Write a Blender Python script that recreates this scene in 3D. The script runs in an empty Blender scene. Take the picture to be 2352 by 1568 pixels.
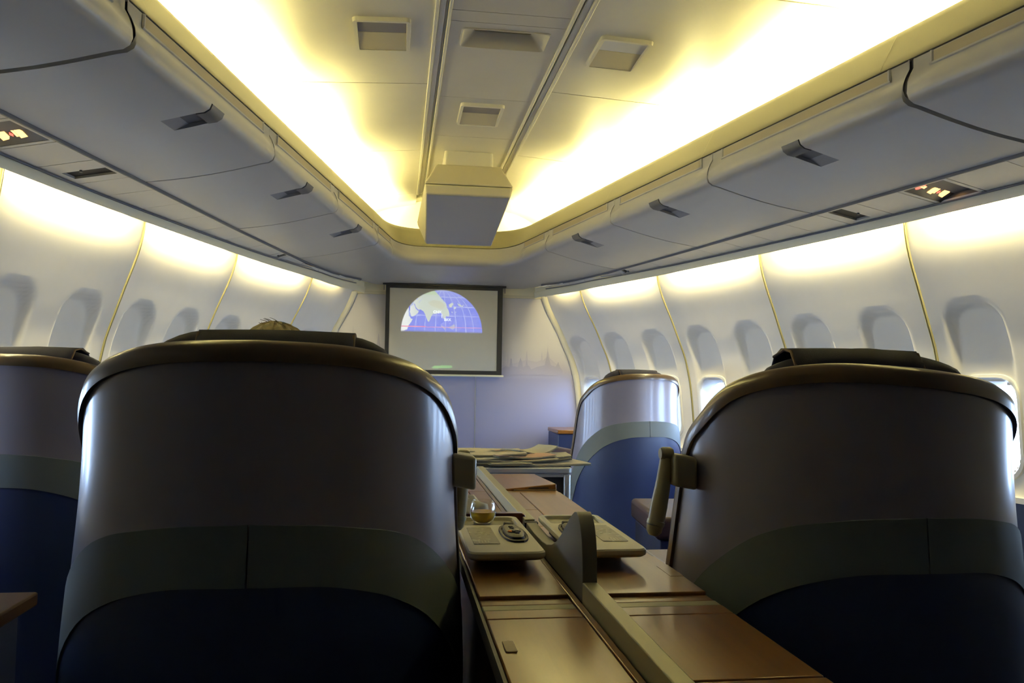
import bpy, bmesh, math, random
from mathutils import Vector, Matrix
S = bpy.context.scene
C = S.collection
random.seed(7)
PI = math.pi

# ------------------------------------------------------------------ camera, sky, exposure, lamps
cam = bpy.data.cameras.new('camera'); cam.sensor_width = 36; cam.lens = 36*1829/2352
cam.clip_start = .02; cam.clip_end = 200
co = bpy.data.objects.new('camera', cam); C.objects.link(co)
cr, cd, cf = (.98988, -.14111, .014687), (.0216, .047577, -.998634), (.140218, .98885, .050144)
m = Matrix.Identity(4)
for i in range(3):
    m[i][0] = cr[i]; m[i][1] = -cd[i]; m[i][2] = -cf[i]
m.translation = (-.456, 0, 1.08); co.matrix_world = m
S.camera = co
S.view_settings.view_transform = 'Standard'; S.view_settings.look = 'None'
S.view_settings.gamma = 1; S.view_settings.use_curve_mapping = False
S.view_settings.exposure = 1.25
S.cycles.use_denoising = True
S.cycles.max_bounces = 8; S.cycles.diffuse_bounces = 5; S.cycles.glossy_bounces = 3
S.cycles.transmission_bounces = 6; S.cycles.transparent_max_bounces = 8
S.cycles.caustics_reflective = False; S.cycles.caustics_refractive = False
S.cycles.sample_clamp_indirect = 4.0
W = bpy.data.worlds.new('sky'); S.world = W; W.use_nodes = True
nt = W.node_tree; bg = nt.nodes['Background']
tc = nt.nodes.new('ShaderNodeTexCoord'); sx = nt.nodes.new('ShaderNodeSeparateXYZ')
rp = nt.nodes.new('ShaderNodeValToRGB'); mp = nt.nodes.new('ShaderNodeMath'); mp.operation = 'MULTIPLY_ADD'
mp.inputs[1].default_value = .5; mp.inputs[2].default_value = .5
nt.links.new(tc.outputs['Generated'], sx.inputs[0]); nt.links.new(sx.outputs['Z'], mp.inputs[0])
nt.links.new(mp.outputs[0], rp.inputs[0]); nt.links.new(rp.outputs[0], bg.inputs[0])
rp.color_ramp.elements[0].position = .35; rp.color_ramp.elements[0].color = (.50, .66, .95, 1)
rp.color_ramp.elements[1].position = .8; rp.color_ramp.elements[1].color = (.18, .38, .9, 1)
e = rp.color_ramp.elements.new(.5); e.color = (.50, .70, 1, 1)
el = rp.color_ramp.elements; q_ = el.new(.40); q_.color = (.50, .66, .95, 1); el[0].position = .27; el[0].color = (.09, .11, .15, 1)
bg.inputs[1].default_value = 10.5
COVE_W, WALL_W = 35.0, 7.2
COVE_C, WALL_C = (1, .86, .33), (1, .87, .45)

def area(name, loc, target, sx_, sy_, power, col, portal=False, ydir=None):
    l = bpy.data.lights.new(name, 'AREA'); l.shape = 'RECTANGLE'; l.size = sx_; l.size_y = sy_
    l.energy = power; l.color = col
    if portal: l.cycles.is_portal = True
    o = bpy.data.objects.new(name, l); C.objects.link(o)
    z = -(Vector(target)-Vector(loc)).normalized()
    y = Vector(ydir) if ydir else Vector((0, 1, 0))
    x = y.cross(z).normalized(); y = z.cross(x)
    mm = Matrix.Identity(4)
    for i in range(3): mm[i][0] = x[i]; mm[i][1] = y[i]; mm[i][2] = z[i]
    mm.translation = loc; o.matrix_world = mm
    return o

def lerp_tab(x, xs, ys):
    if x <= xs[0]: return ys[0]
    for i in range(1, len(xs)):
        if x <= xs[i]:
            t = (x-xs[i-1])/(xs[i]-xs[i-1]); return ys[i-1]+t*(ys[i]-ys[i-1])
    return ys[-1]
def smooth_tab(x, xs, ys):      # Catmull-Rom through the table
    if x <= xs[0]: return ys[0]
    if x >= xs[-1]: return ys[-1]
    i = 1
    while x > xs[i]: i += 1
    i0, i1 = i-1, i
    def sl(k):
        a, b = max(k-1, 0), min(k+1, len(xs)-1); return (ys[b]-ys[a])/(xs[b]-xs[a])
    h = xs[i1]-xs[i0]; t = (x-xs[i0])/h
    return ((2*t**3-3*t*t+1)*ys[i0]+(t**3-2*t*t+t)*h*sl(i0)+(-2*t**3+3*t*t)*ys[i1]+(t**3-t*t)*h*sl(i1))
def sstep(a, b, x):
    t = min(max((x-a)/(b-a), 0), 1); return t*t*(3-2*t)

# ---- the cabin section (half widths about x = 0, narrowing towards the nose)
YS = [-2, 0, 1.8, 3.51, 4.563, 5.56, 6.55, 7.3]; W0T = [2.5, 2.42, 2.27, 1.977, 1.726, 1.445, 1.07, .79]
ZT = [-.1, .3, .56, 1.02, 1.256, 1.408, 1.548, 1.724, 1.852, 1.96]
NT = [.18, .25, .257, .234, .2, .158, .117, .066, .044, .035]
FT = [.28, .39, .41, .374, .322, .257, .193, .1, .05, .03]
def w0(Y): return smooth_tab(Y, YS, W0T)
def wallx(Y, z):
    t = min(max((Y-3.9)/3.3, 0), 1)
    return w0(Y)+(1-t)*smooth_tab(z, ZT, NT)+t*smooth_tab(z, ZT, FT)
def cove(Y): return 1.859-.19*Y
def valb(Y): return 1.778-.192*Y
def psu_in(Y): return smooth_tab(Y, [-2, 0, 2.6, 3.7, 4.85, 5.8, 6.3, 6.8, 7.1], [2.5, 2.27, 1.815, 1.613, 1.407, 1.215, 1.10, .94, .72])
def lipx(Y): return max(w0(Y)-.05, psu_in(Y)+.010)
CEIL = 2.671; BULK = 7.23

for sgn in (-1, 1):
    for k, (a, b) in enumerate([(1.5, 2.88), (2.9, 4.18), (4.2, 5.48), (5.5, 6.78)]):
        ym = (a+b)/2; x = sgn*(cove(ym)+.14)
        d = Vector((sgn*-.19, 1, 0)).normalized()
        area('cove_light', (x, ym, 2.336), (x-sgn*.16, ym, 2.7), .05, b-a, COVE_W*(b-a)*(.40 if k == 0 else 1), COVE_C, ydir=d)
area('cove_light', (0, 7.02, 2.30), (0, 6.95, 2.7), .7, .05, COVE_W*.7, COVE_C, ydir=(0, 1, 0))
RIBS = {-1: [1.38, 2.39, 3.40, 4.42, 5.43, 6.45], 1: [1.50, 2.54, 3.587, 4.645, 5.70, 6.66]}
for sgn in (-1, 1):
    r = RIBS[sgn]+[BULK]
    for a, b in zip(r[:-1], r[1:]):
        if b < 2.6: continue
        a2, b2 = a+.03, b-(.17 if b < BULK else .42)*(b-a); ym = (a2+b2)/2
        xa, xb = w0(a2), w0(b2); d = Vector((sgn*(xb-xa), b2-a2, 0)).normalized()
        x = sgn*(lipx(ym)+.04)
        area('wall_wash_light', (x, ym, 1.938), (x+sgn*.02, ym, 1.7), .035, b2-a2, WALL_W*(b2-a2)*(1 if b < BULK else .3), WALL_C, ydir=d)

# ------------------------------------------------------------------ helpers
def mat(name, col, rough=.5, metal=0, spec=.5, coat=0, noise=0, nscale=30, bump=0, bscale=200, emit=None, es=0, aniso=0):
    M = bpy.data.materials.new(name); M.use_nodes = True
    n = M.node_tree.nodes; l = M.node_tree.links; b = n['Principled BSDF']
    b.inputs['Base Color'].default_value = (*col, 1); b.inputs['Roughness'].default_value = rough
    b.inputs['Metallic'].default_value = metal; b.inputs['Specular IOR Level'].default_value = spec
    b.inputs['Coat Weight'].default_value = coat; b.inputs['Coat Roughness'].default_value = .12
    if emit: b.inputs['Emission Color'].default_value = (*emit, 1); b.inputs['Emission Strength'].default_value = es
    if noise or bump:
        t = n.new('ShaderNodeTexCoord')
    if noise:
        x = n.new('ShaderNodeTexNoise'); x.inputs['Scale'].default_value = nscale; x.inputs['Detail'].default_value = 4
        l.new(t.outputs['Object'], x.inputs['Vector'])
        r = n.new('ShaderNodeValToRGB'); r.color_ramp.elements[0].position = .3; r.color_ramp.elements[1].position = .7
        r.color_ramp.elements[0].color = (*[c*(1-noise) for c in col], 1); r.color_ramp.elements[1].color = (*[min(1, c*(1+noise)) for c in col], 1)
        l.new(x.outputs['Fac'], r.inputs[0]); l.new(r.outputs[0], b.inputs['Base Color'])
    if bump:
        x2 = n.new('ShaderNodeTexNoise'); x2.inputs['Scale'].default_value = bscale; x2.inputs['Detail'].default_value = 3
        l.new(t.outputs['Object'], x2.inputs['Vector'])
        bp = n.new('ShaderNodeBump'); bp.inputs['Strength'].default_value = bump; bp.inputs['Distance'].default_value = .002
        l.new(x2.outputs['Fac'], bp.inputs['Height']); l.new(bp.outputs[0], b.inputs['Normal'])
    return M

def wood(name, c1, c2, rough=.22, coat=.6):
    M = mat(name, c1, rough, coat=coat); n = M.node_tree.nodes; l = M.node_tree.links; b = n['Principled BSDF']
    t = n.new('ShaderNodeTexCoord'); mpn = n.new('ShaderNodeMapping'); mpn.inputs['Scale'].default_value = (16, .9, 16)
    x = n.new('ShaderNodeTexNoise'); x.inputs['Scale'].default_value = 2.4; x.inputs['Detail'].default_value = 4; x.inputs['Distortion'].default_value = .25
    r = n.new('ShaderNodeValToRGB'); r.color_ramp.elements[0].position = .32; r.color_ramp.elements[1].position = .68
    r.color_ramp.elements[0].color = (*c1, 1); r.color_ramp.elements[1].color = (*c2, 1)
    l.new(t.outputs['Object'], mpn.inputs[0]); l.new(mpn.outputs[0], x.inputs['Vector']); l.new(x.outputs['Fac'], r.inputs[0]); l.new(r.outputs[0], b.inputs['Base Color'])
    x2 = n.new('ShaderNodeTexNoise'); x2.inputs['Scale'].default_value = 14; x2.inputs['Detail'].default_value = 5
    l.new(t.outputs['Object'], x2.inputs['Vector'])
    bp = n.new('ShaderNodeBump'); bp.inputs['Strength'].default_value = .03; bp.inputs['Distance'].default_value = .003
    l.new(x2.outputs['Fac'], bp.inputs['Height']); l.new(bp.outputs[0], b.inputs['Normal'])
    return M

CREAM = mat('ceiling_cream', (.76, .74, .68), .42, noise=.015, nscale=6)
STRIPM = mat('ceiling_strip_grey', (.62, .60, .58), .5, noise=.02, nscale=4)
WALLM = mat('sidewall_white', (.86, .83, .76), .5, noise=.015, nscale=8)
RIBM = mat('olive_seam', (.33, .30, .14), .5)
BINM = mat('bin_plastic', (.46, .45, .43), .34, noise=.03, nscale=2.5)
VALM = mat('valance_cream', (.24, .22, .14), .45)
TANM = mat('tan_label', (.44, .38, .25), .5)
DARK = mat('dark_gap', (.012, .012, .014), .8)
GREYG = mat('grey_seam', (.13, .13, .14), .6)
PSUM = mat('psu_plastic', (.66, .63, .56), .45, noise=.02, nscale=5)
LATCH = mat('latch_grey', (.10, .10, .105), .45)
LATCHP = mat('latch_pocket', (.30, .30, .31), .45)
SHELL = mat('seat_shell_lavender', (.23, .222, .30), .30, metal=.08, coat=.25)
NAVYS = mat('seat_lower_navy', (.014, .028, .105), .42)
BANDM = mat('seat_band_greygreen', (.115, .14, .15), .6, bump=.25, bscale=900)
RIMM = mat('seat_rim_bronze', (.095, .062, .03), .32, coat=.3)
NAVYF = mat('navy_fabric', (.012, .012, .03), .85, bump=.3, bscale=700)
CLOTHE = mat('headrest_cloth_brown', (.06, .035, .02), .85)
LEATHER = mat('brown_leather', (.052, .028, .034), .38, bump=.2, bscale=150)
WOOD = wood('red_brown_veneer', (.17, .070, .012), (.23, .100, .019), rough=.32, coat=.25)
WOODD = wood('dark_mahogany', (.075, .016, .008), (.10, .025, .012))
OLIVE = mat('olive_metal', (.36, .34, .22), .42, metal=.3)
OLIVED = mat('divider_grey', (.085, .08, .07), .5, metal=.1)
TRAYM = mat('tray_putty', (.60, .56, .38), .38)
TRAYD = mat('tray_mat', (.24, .225, .15), .5)
BLACKP = mat('handset_black', (.012, .011, .010), .6, spec=.15)
LAMPM = mat('lamp_putty', (.34, .32, .22), .35)
STEEL = mat('trolley_alu', (.62, .64, .62), .35, metal=.5)
FLOORM = mat('carpet_navy', (.02, .02, .045), .95, bump=.5, bscale=500)
BACKM = mat('partition_dark', (.10, .09, .085), .7)
HAIR = mat('hair_blond', (.20, .15, .06), .55, noise=.35, nscale=60)
SKIN = mat('skin', (.55, .36, .26), .5)
SHIRT = mat('shirt_blue', (.10, .13, .22), .8)
TROUS = mat('trousers_dark', (.03, .03, .035), .8)

def tag(o, label=None, cat=None, group=None, kind=None):
    if label: o['label'] = label
    if cat: o['category'] = cat
    if group: o['group'] = group
    if kind: o['kind'] = kind
    return o
def empty(name, loc=(0, 0, 0), rz=0, **k):
    o = bpy.data.objects.new(name, None); C.objects.link(o); o.empty_display_size = .1
    o.location = loc; o.rotation_euler = (0, 0, rz); tag(o, **k); return o

class MB:
    def __init__(s): s.v = []; s.f = []
    def add(s, vs, fs):
        n = len(s.v); s.v += [tuple(v) for v in vs]; s.f += [tuple(i+n for i in f) for f in fs]; return s
    def box(s, lo, hi, R=None, at=None):
        x0, y0, z0 = lo; x1, y1, z1 = hi
        vs = [Vector(p) for p in [(x0, y0, z0), (x1, y0, z0), (x1, y1, z0), (x0, y1, z0), (x0, y0, z1), (x1, y0, z1), (x1, y1, z1), (x0, y1, z1)]]
        if R is not None: vs = [R @ v for v in vs]
        if at is not None: vs = [v+Vector(at) for v in vs]
        return s.add(vs, [(3, 2, 1, 0), (4, 5, 6, 7), (0, 1, 5, 4), (1, 2, 6, 5), (2, 3, 7, 6), (3, 0, 4, 7)])
    def hexa(s, b4, t4):
        return s.add(list(b4)+list(t4), [(3, 2, 1, 0), (4, 5, 6, 7), (0, 1, 5, 4), (1, 2, 6, 5), (2, 3, 7, 6), (3, 0, 4, 7)])
    def grid(s, rows, closed=False):
        n = len(rows[0]); vs = [p for r in rows for p in r]; fs = []
        for i in range(len(rows)-1):
            for j in range(n if closed else n-1):
                k = (j+1) % n; fs.append((i*n+j, i*n+k, (i+1)*n+k, (i+1)*n+j))
        return s.add(vs, fs)
    def loft(s, rings, cap=True):
        n = len(rings[0]); base = len(s.v); s.grid(rings, True)
        if cap:
            s.f.append(tuple(base+i for i in reversed(range(n)))); q = base+(len(rings)-1)*n
            s.f.append(tuple(q+i for i in range(n)))
        return s
    def tube(s, path, r, n=10, cap=True):
        path = [Vector(p) for p in path]; rings = []
        up = Vector((0, 0, 1))
        for i, p in enumerate(path):
            t = (path[min(i+1, len(path)-1)]-path[max(i-1, 0)]).normalized()
            a = t.cross(up)
            if a.length < .05: a = t.cross(Vector((1, 0, 0)))
            a.normalize(); b = t.cross(a); rr = r[i] if isinstance(r, (list, tuple)) else r
            rings.append([p+rr*(math.cos(2*PI*k/n)*a+math.sin(2*PI*k/n)*b) for k in range(n)])
        return s.loft(rings, cap)
    def lathe(s, prof, n=32, at=(0, 0, 0), cap=False):
        rings = [[(at[0]+r*math.cos(2*PI*k/n), at[1]+r*math.sin(2*PI*k/n), at[2]+z) for k in range(n)] for r, z in prof]
        return s.loft(rings, cap)
    def prism(s, poly, ax, a, b):      # poly in the plane perpendicular to axis ax (0 x,1 y,2 z)
        def P(u, v, w): return {0: (w, u, v), 1: (u, w, v), 2: (u, v, w)}[ax]
        n = len(poly); vs = [P(u, v, a) for u, v in poly]+[P(u, v, b) for u, v in poly]
        fs = [tuple(range(n)), tuple(range(2*n-1, n-1, -1))]+[(i, n+i, n+(i+1) % n, (i+1) % n) for i in range(n)]
        return s.add(vs, fs)
    def build(s, name, material, parent=None, smooth=None, bevel=0, seg=2, sub=0, loc=None, **k):
        me = bpy.data.meshes.new(name); me.from_pydata([tuple(v) for v in s.v], [], s.f); me.update()
        b = bmesh.new(); b.from_mesh(me); bmesh.ops.recalc_face_normals(b, faces=b.faces); b.to_mesh(me); b.free()
        if material: me.materials.append(material)
        if smooth is not None:
            for p in me.polygons: p.use_smooth = True
            me.set_sharp_from_angle(angle=math.radians(smooth))
        o = bpy.data.objects.new(name, me); C.objects.link(o)
        if parent: o.parent = parent
        if loc: o.location = loc
        if bevel:
            md = o.modifiers.new('bevel', 'BEVEL'); md.width = bevel; md.segments = seg; md.limit_method = 'ANGLE'; md.angle_limit = .6
            for p in me.polygons: p.use_smooth = True
            me.set_sharp_from_angle(angle=math.radians(40))
        if sub:
            md = o.modifiers.new('sub', 'SUBSURF'); md.levels = sub; md.render_levels = sub
            for p in me.polygons: p.use_smooth = True
        tag(o, **k); return o
def copy_tree(o, parent=None):
    c = o.copy(); C.objects.link(c)
    if parent: c.parent = parent
    for ch in list(o.children): copy_tree(ch, c)
    return c
def rrect(x0, y0, x1, y1, r, n=5):
    out = []
    for cx, cy, a0 in ((x1-r, y1-r, 0), (x0+r, y1-r, 90), (x0+r, y0+r, 180), (x1-r, y0+r, 270)):
        for i in range(n+1):
            a = math.radians(a0+90*i/n); out.append((cx+r*math.cos(a), cy+r*math.sin(a)))
    return out
def frange(a, b, st):
    n = max(1, round((b-a)/st)); return [a+(b-a)*i/n for i in range(n+1)]
SIDE = {-1: 'left', 1: 'right'}

# ------------------------------------------------------------------ floor, back wall, bulkhead
MB().box((-3, -.9, -.06), (3, BULK+.05, 0)).build('floor', FLOORM, kind='structure')
MB().box((-2.8, -.94, 0), (2.8, -.88, 2.75)).build('wall_back', BACKM, kind='structure')

def mural_mat():
    M = bpy.data.materials.new('bulkhead_print'); M.use_nodes = True; n = M.node_tree.nodes; l = M.node_tree.links; b = n['Principled BSDF']
    t = n.new('ShaderNodeTexCoord'); sp = n.new('ShaderNodeSeparateXYZ'); r = n.new('ShaderNodeValToRGB'); mr = n.new('ShaderNodeMapRange')
    mr.inputs['From Min'].default_value = .6; mr.inputs['From Max'].default_value = 1.9
    l.new(t.outputs['Object'], sp.inputs[0]); l.new(sp.outputs['Z'], mr.inputs['Value']); l.new(mr.outputs[0], r.inputs[0]); l.new(r.outputs[0], b.inputs['Base Color'])
    el = r.color_ramp.elements
    el[0].position = 0; el[0].color = (.30, .31, .49, 1); el[1].position = 1; el[1].color = (.60, .58, .60, 1)
    for p, c in ((.38, (.33, .33, .47)), (.43, (.40, .39, .50)), (.5, (.50, .49, .55)), (.62, (.58, .57, .59))):
        q = el.new(p); q.color = (*c, 1)
    b.inputs['Roughness'].default_value = .45
    return M
MURAL = mural_mat()
SKY1 = mat('skyline_print', (.385, .375, .49), .45); SKY2 = mat('skyline_print_pale', (.455, .445, .53), .45)
bk = empty('wall_front', (0, BULK, 0), kind='structure')
zs = frange(0, 1.845, .08)
prof = [(wallx(BULK, z)+.015, z) for z in zs]
MB().prism([(x, z) for x, z in prof]+[(-x, z) for x, z in reversed(prof)], 1, 0, .04).build('panel', MURAL, bk)
MB().box((-.92, -.012, 1.846), (.92, .04, 1.872)).build('top_strip', mat('top_strip_cream', (.7, .65, .45), .5), bk)
MB().box((.2365, -.003, 0), (.2425, 0, 1.12)).build('seam_strip', STEEL, bk)
def skyline(pts, mt, name, dy):
    poly = [(x, 1.0) for x in (pts[0][0],)]+pts+[(pts[-1][0], 1.0)]
    # strip of quads from the base line to the outline
    mb = MB()
    for (x0, z0), (x1, z1) in zip(pts[:-1], pts[1:]):
        mb.add([(x0, dy, 1.14), (x1, dy, 1.14), (x1, dy, z1), (x0, dy, z0)], [(0, 1, 2, 3)])
    return mb.build(name, mt, bk)
def sk(pts): return [(.508+(X/5.227-290)*.00402, 1.222+(200-Y/5.227)*.00404+.012*(X-1500)/700) for X, Y in pts]
f1 = [(1440, 1090), (1470, 1080), (1520, 1050), (1570, 1060), (1580, 960), (1595, 960), (1605, 1050), (1670, 1060), (1680, 1010), (1700, 950), (1720, 1000), (1730, 1060), (1760, 1050), (1775, 970), (1790, 1040), (1810, 1050), (1830, 1090), (1900, 1060), (1950, 1050), (1995, 1040), (2010, 970), (2026, 930), (2030, 870), (2036, 930), (2052, 980), (2070, 1040), (2130, 1060), (2160, 1000), (2180, 1060), (2215, 1110)]
f2 = [(1440, 1050), (1540, 1030), (1550, 880), (1560, 1030), (1690, 1000), (1760, 980), (1775, 860), (1790, 980), (1900, 1000), (1950, 980), (1960, 870), (1970, 990), (2010, 950), (2026, 860), (2030, 800), (2034, 870), (2060, 960), (2200, 1080)]
skyline(sk(f2), SKY2, 'skyline_print', -.0015); skyline(sk(f1), SKY1, 'skyline_print', -.003)
lf = [(-x+.02, z) for x, z in reversed(sk(f1))]; lf2 = [(-.92, 1.3), (-.875, 1.33), (-.866, 1.57), (-.857, 1.33), (-.8, 1.34), (-.79, 1.42), (-.78, 1.34), (-.66, 1.36), (-.64, 1.5), (-.62, 1.36), (-.5, 1.34)]
skyline(lf2, SKY2, 'skyline_print', -.0015); skyline([p for p in lf if p[0] > -1.0], SKY1, 'skyline_print', -.003)

q = MB(); q.box((-2.9, -.95, 2.74), (2.9, 7.34, 2.78)); q.box((-2.9, 7.30, 0), (2.9, 7.34, 2.74)); q.box((-2.9, -.95, 1.965), (-2.86, 7.3, 2.74)); q.box((2.86, -.95, 1.965), (2.9, 7.3, 2.74))
for sg in (-1, 1): q.grid([[(sg*(w0(y)+.10), y, 1.964), (sg*2.88, y, 1.964)] for y in frange(-.95, 7.32, .3)])
q.build('trim_90', VALM, kind='structure')  # unseen casing round the cabin, added to stop sky light leaking in
# ------------------------------------------------------------------ side walls: one panel between every two ribs, niches, windows
NICHE = {-1: [2.65, 3.16, 3.66, 4.15, 4.65, 5.14, 5.66, 6.18, 6.78], 1: [2.29, 2.82, 3.345, 3.87, 4.40, 4.94, 5.46, 5.98, 6.48, 7.0]}
WINZ = (.70, 1.105)
def sd_rr(dx, dz, hx, hz, r):
    qx, qz = abs(dx)-hx+r, abs(dz)-hz+r
    return math.hypot(max(qx, 0), max(qz, 0))+min(max(qx, qz), 0)-r
LIPM = mat('lip_cream', (.84, .78, .55), .45)
GLASS = bpy.data.materials.new('window_glass'); GLASS.use_nodes = True
n_ = GLASS.node_tree.nodes; l_ = GLASS.node_tree.links; n_.remove(n_['Principled BSDF'])
tr = n_.new('ShaderNodeBsdfTransparent'); gl = n_.new('ShaderNodeBsdfGlossy'); gl.inputs['Roughness'].default_value = .03; mx = n_.new('ShaderNodeMixShader')
mx.inputs[0].default_value = .06; tr.inputs[0].default_value = (.95, .98, 1, 1)
l_.new(tr.outputs[0], mx.inputs[1]); l_.new(gl.outputs[0], mx.inputs[2]); l_.new(mx.outputs[0], n_['Material Output'].inputs[0])
WINF = mat('window_frame_white', (.80, .80, .78), .4)
def surf(sgn, Y, z):
    x = wallx(Y, z)
    for yn in NICHE[sgn]:
        if abs(Y-yn) < .3:
            hx = .150+.02*max(0, (1.485-z))
            d = sd_rr(Y-yn, z-.985, hx, .50, .12)
            k = 1-sstep(-.026, .004, d)
            x += k*.046*sstep(.90, 1.46, z)*(1+.5*min(max((Y-4)/3, 0), 1))
    return sgn*x
wn = 0
for sgn in (-1, 1):
    wl = empty('wall_'+SIDE[sgn], (0, 0, 0), kind='structure')
    r = [-.88, .4]+RIBS[sgn]+[BULK]
    for i, (a, b) in enumerate(zip(r[:-1], r[1:])):
        fine = b > 2.3
        ys = frange(a+.005, b-.005, .0145 if fine else .2); zz = frange(.585, 1.955, .0165 if fine else .1)
        nw = [y for y in NICHE[sgn] if a < y < b and y < 7.1]
        mb = MB(); idx = {}
        for j, y in enumerate(ys):
            for k, z in enumerate(zz):
                idx[j, k] = len(mb.v); mb.v.append((surf(sgn, y, z), y, z))
        for j in range(len(ys)-1):
            for k in range(len(zz)-1):
                yc, zc = (ys[j]+ys[j+1])/2, (zz[k]+zz[k+1])/2
                if any(sd_rr(yc-y, zc-sum(WINZ)/2, 1.47e-1, .217, .10) < 0 for y in nw): continue
                mb.f.append((idx[j, k], idx[j+1, k], idx[j+1, k+1], idx[j, k+1]))
        mb.build('panel', WALLM, wl, smooth=60)
        # seam strip at the forward end
        if i < len(r)-2:
            p = [Vector((sgn*wallx(b, z), b, z)) for z in frange(.585, 1.95, .045)]
            q = MB(); rows = []
            for v in p:
                o = -sgn
                rows.append([v+Vector((o*-.01, -.011, 0)), v+Vector((o*.005, -.008, 0)), v+Vector((o*.005, -.003, 0)), v+Vector((o*-.006, -.002, 0)), v+Vector((o*-.006, .002, 0)), v+Vector((o*.005, .003, 0)), v+Vector((o*.005, .008, 0)), v+Vector((o*-.01, .011, 0))])
            q.grid(rows).build('seam_strip', RIBM, wl)
            q = MB(); q.grid([[v+Vector((sgn*.0045, -.0025, 0)), v+Vector((sgn*.0045, .0025, 0))] for v in p]).build('seam_gap', DARK, wl)
    # ledge and lower dado
    q = MB(); q.grid([[(sgn*(wallx(y, .585)+.01), y, .60), (sgn*(wallx(y, .585)-.035), y, .60), (sgn*(wallx(y, .585)-.035), y, .575), (sgn*wallx(y, .5), y, .575)] for y in frange(-.88, BULK, .15)])
    q.build('ledge', WINF, wl)
    q = MB(); q.grid([[(sgn*wallx(y, z), y, z) for z in frange(0, .58, .1)] for y in frange(-.88, BULK, .15)]).build('lower_panel', NAVYS, wl, smooth=60)
    # windows
    for y in NICHE[sgn]:
        if y > 7.05: continue
        wn += 1
        zc = sum(WINZ)/2
        wo = empty('window_%d' % wn, (sgn*wallx(y, zc), y, zc), kind='structure')
        sl = (wallx(y+.1, zc)-wallx(y-.1, zc))/.2      # slope along the cabin
        sz = (wallx(y, zc+.2)-wallx(y, zc-.2))/.4
        def P(dy, dz, dep): return (sgn*(sl*dy+sz*dz*1.0+dep), dy, dz)
        def ringp(hx, hz, rr, dep):
            if dep < .011: return [(surf(sgn, y+u, zc+v)+sgn*dep-sgn*wallx(y, zc), u, v) for u, v in rrect(-hx, -hz, hx, hz, rr, 6)]
            return [P(u, v, dep+.012) for u, v in rrect(-hx, -hz, hx, hz, rr, 6)]
        fr = MB(); fr.grid([ringp(.168, .245, .11, .004), ringp(.165, .242, .108, -.008), ringp(.152, .228, .10, -.010), ringp(.140, .216, .094, .004), ringp(.134, .210, .09, .014), ringp(.122, .196, .08, .045), ringp(.118, .192, .078, .075)], True)
        fr.build('frame', WINF, wo, smooth=50)
        g = MB(); pts = ringp(.119, .193, .078, .060); g.add(pts, [tuple(range(len(pts)))]); g.build('pane', GLASS, wo)
        area('window_daylight', (sgn*(wallx(y, zc)+.11), y, zc), (0, y, zc), .26, .42, 1, (1, 1, 1), portal=True)

# bulkhead edge trim (arched seam where the side walls meet the front wall)
for sgn in (-1, 1):
    q = MB(); rows = []
    for z in frange(.3, 1.86, .05):
        x = wallx(BULK, z)
        rows.append([(sgn*(x+.02), BULK-.05, z), (sgn*(x-.012), BULK-.045, z), (sgn*(x-.03), BULK-.02, z), (sgn*(x-.03), BULK-.004, z)])
    q.grid(rows).build('trim_%d' % (1 if sgn < 0 else 2), LIPM, smooth=50, kind='structure')

# ------------------------------------------------------------------ ceiling
ce = empty('ceiling', (0, 0, CEIL), kind='structure')
def cz(x, Y):      # height of the curved side panels
    u = abs(x)-cove(Y)
    base = CEIL-.038*(abs(x)-.33)/max(.1, cove(Y)-.33) if u < 0 else CEIL-.038-.17*u
    if u > .02: base -= 1.1*(u-.02)**2
    if u > .25: base -= 10*(u-.25)**2
    return base
SEAM_S = [-.9, .45, 1.72, 2.98, 4.23, 5.48, 6.75, 7.2]
for sgn in (-1, 1):
    for a, b in zip(SEAM_S[:-1], SEAM_S[1:]):
        rows = []
        step = .004 if a > 0 else 0
        for y in frange(a+.004, b-.004, .3):
            row = []
            wmax = cove(y)+.36
            xs = [.335+(wmax-.335)*t for t in [0, .08, .2, .3, .4, .5, .58, .65, .7, .75, .8, .85, .9, .95, 1]]
            for x in xs: row.append((sgn*x, y, cz(x, y)-CEIL+.0))
            row.append((sgn*(wmax+.004), y, 2.18-CEIL))
            rows.append(row)
        # a lip at the aft edge, so that the panels overlap visibly
        first = [(x, y-.002, z+.014) for x, y, z in rows[0]]; last = [(x, y+.002, z+.014) for x, y, z in rows[-1]]
        MB().grid([first]+rows+[last]).build('panel', CREAM, ce, smooth=30)
    q = MB(); q.grid([[(sgn*x, y, cz(x, y)-CEIL+.016) for x in [.2+(cove(y)+.2-.2)*k/14 for k in range(15)]] for y in frange(-.9, 7.2, .25)]).build('seam_backing', mat('seam_shadow', (.30, .28, .2), .8), ce)
SEAM_C = [-.9, 1.2, 2.3, 3.349, 3.454, 4.405, 5.124, 6.9]
for a, b in zip(SEAM_C[:-1], SEAM_C[1:]):
    if (a, b) == (3.454, 4.405):      # the panel with the deep recess, in four pieces round the hole
        q = MB(); q.box((-.262, a+.002, 0), (.262, 3.515, .02)); q.box((-.262, 3.71, 0), (.262, b-.002, .02))
        q.box((-.262, 3.515, 0), (-.2, 3.71, .02)); q.box((.2, 3.515, 0), (.262, 3.71, .02)); q.build('panel', STRIPM, ce)
    else:
        MB().box((-.262, a+.002, 0), (.262, b-.002, .02)).build('panel', STRIPM, ce)
MB().box((-.262, -.9, .021), (.262, 3.5, .025)).build('seam_backing', GREYG, ce)
MB().box((-.262, 3.75, .021), (.262, 7.0, .025)).build('seam_backing', GREYG, ce)
ti = 3
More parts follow.
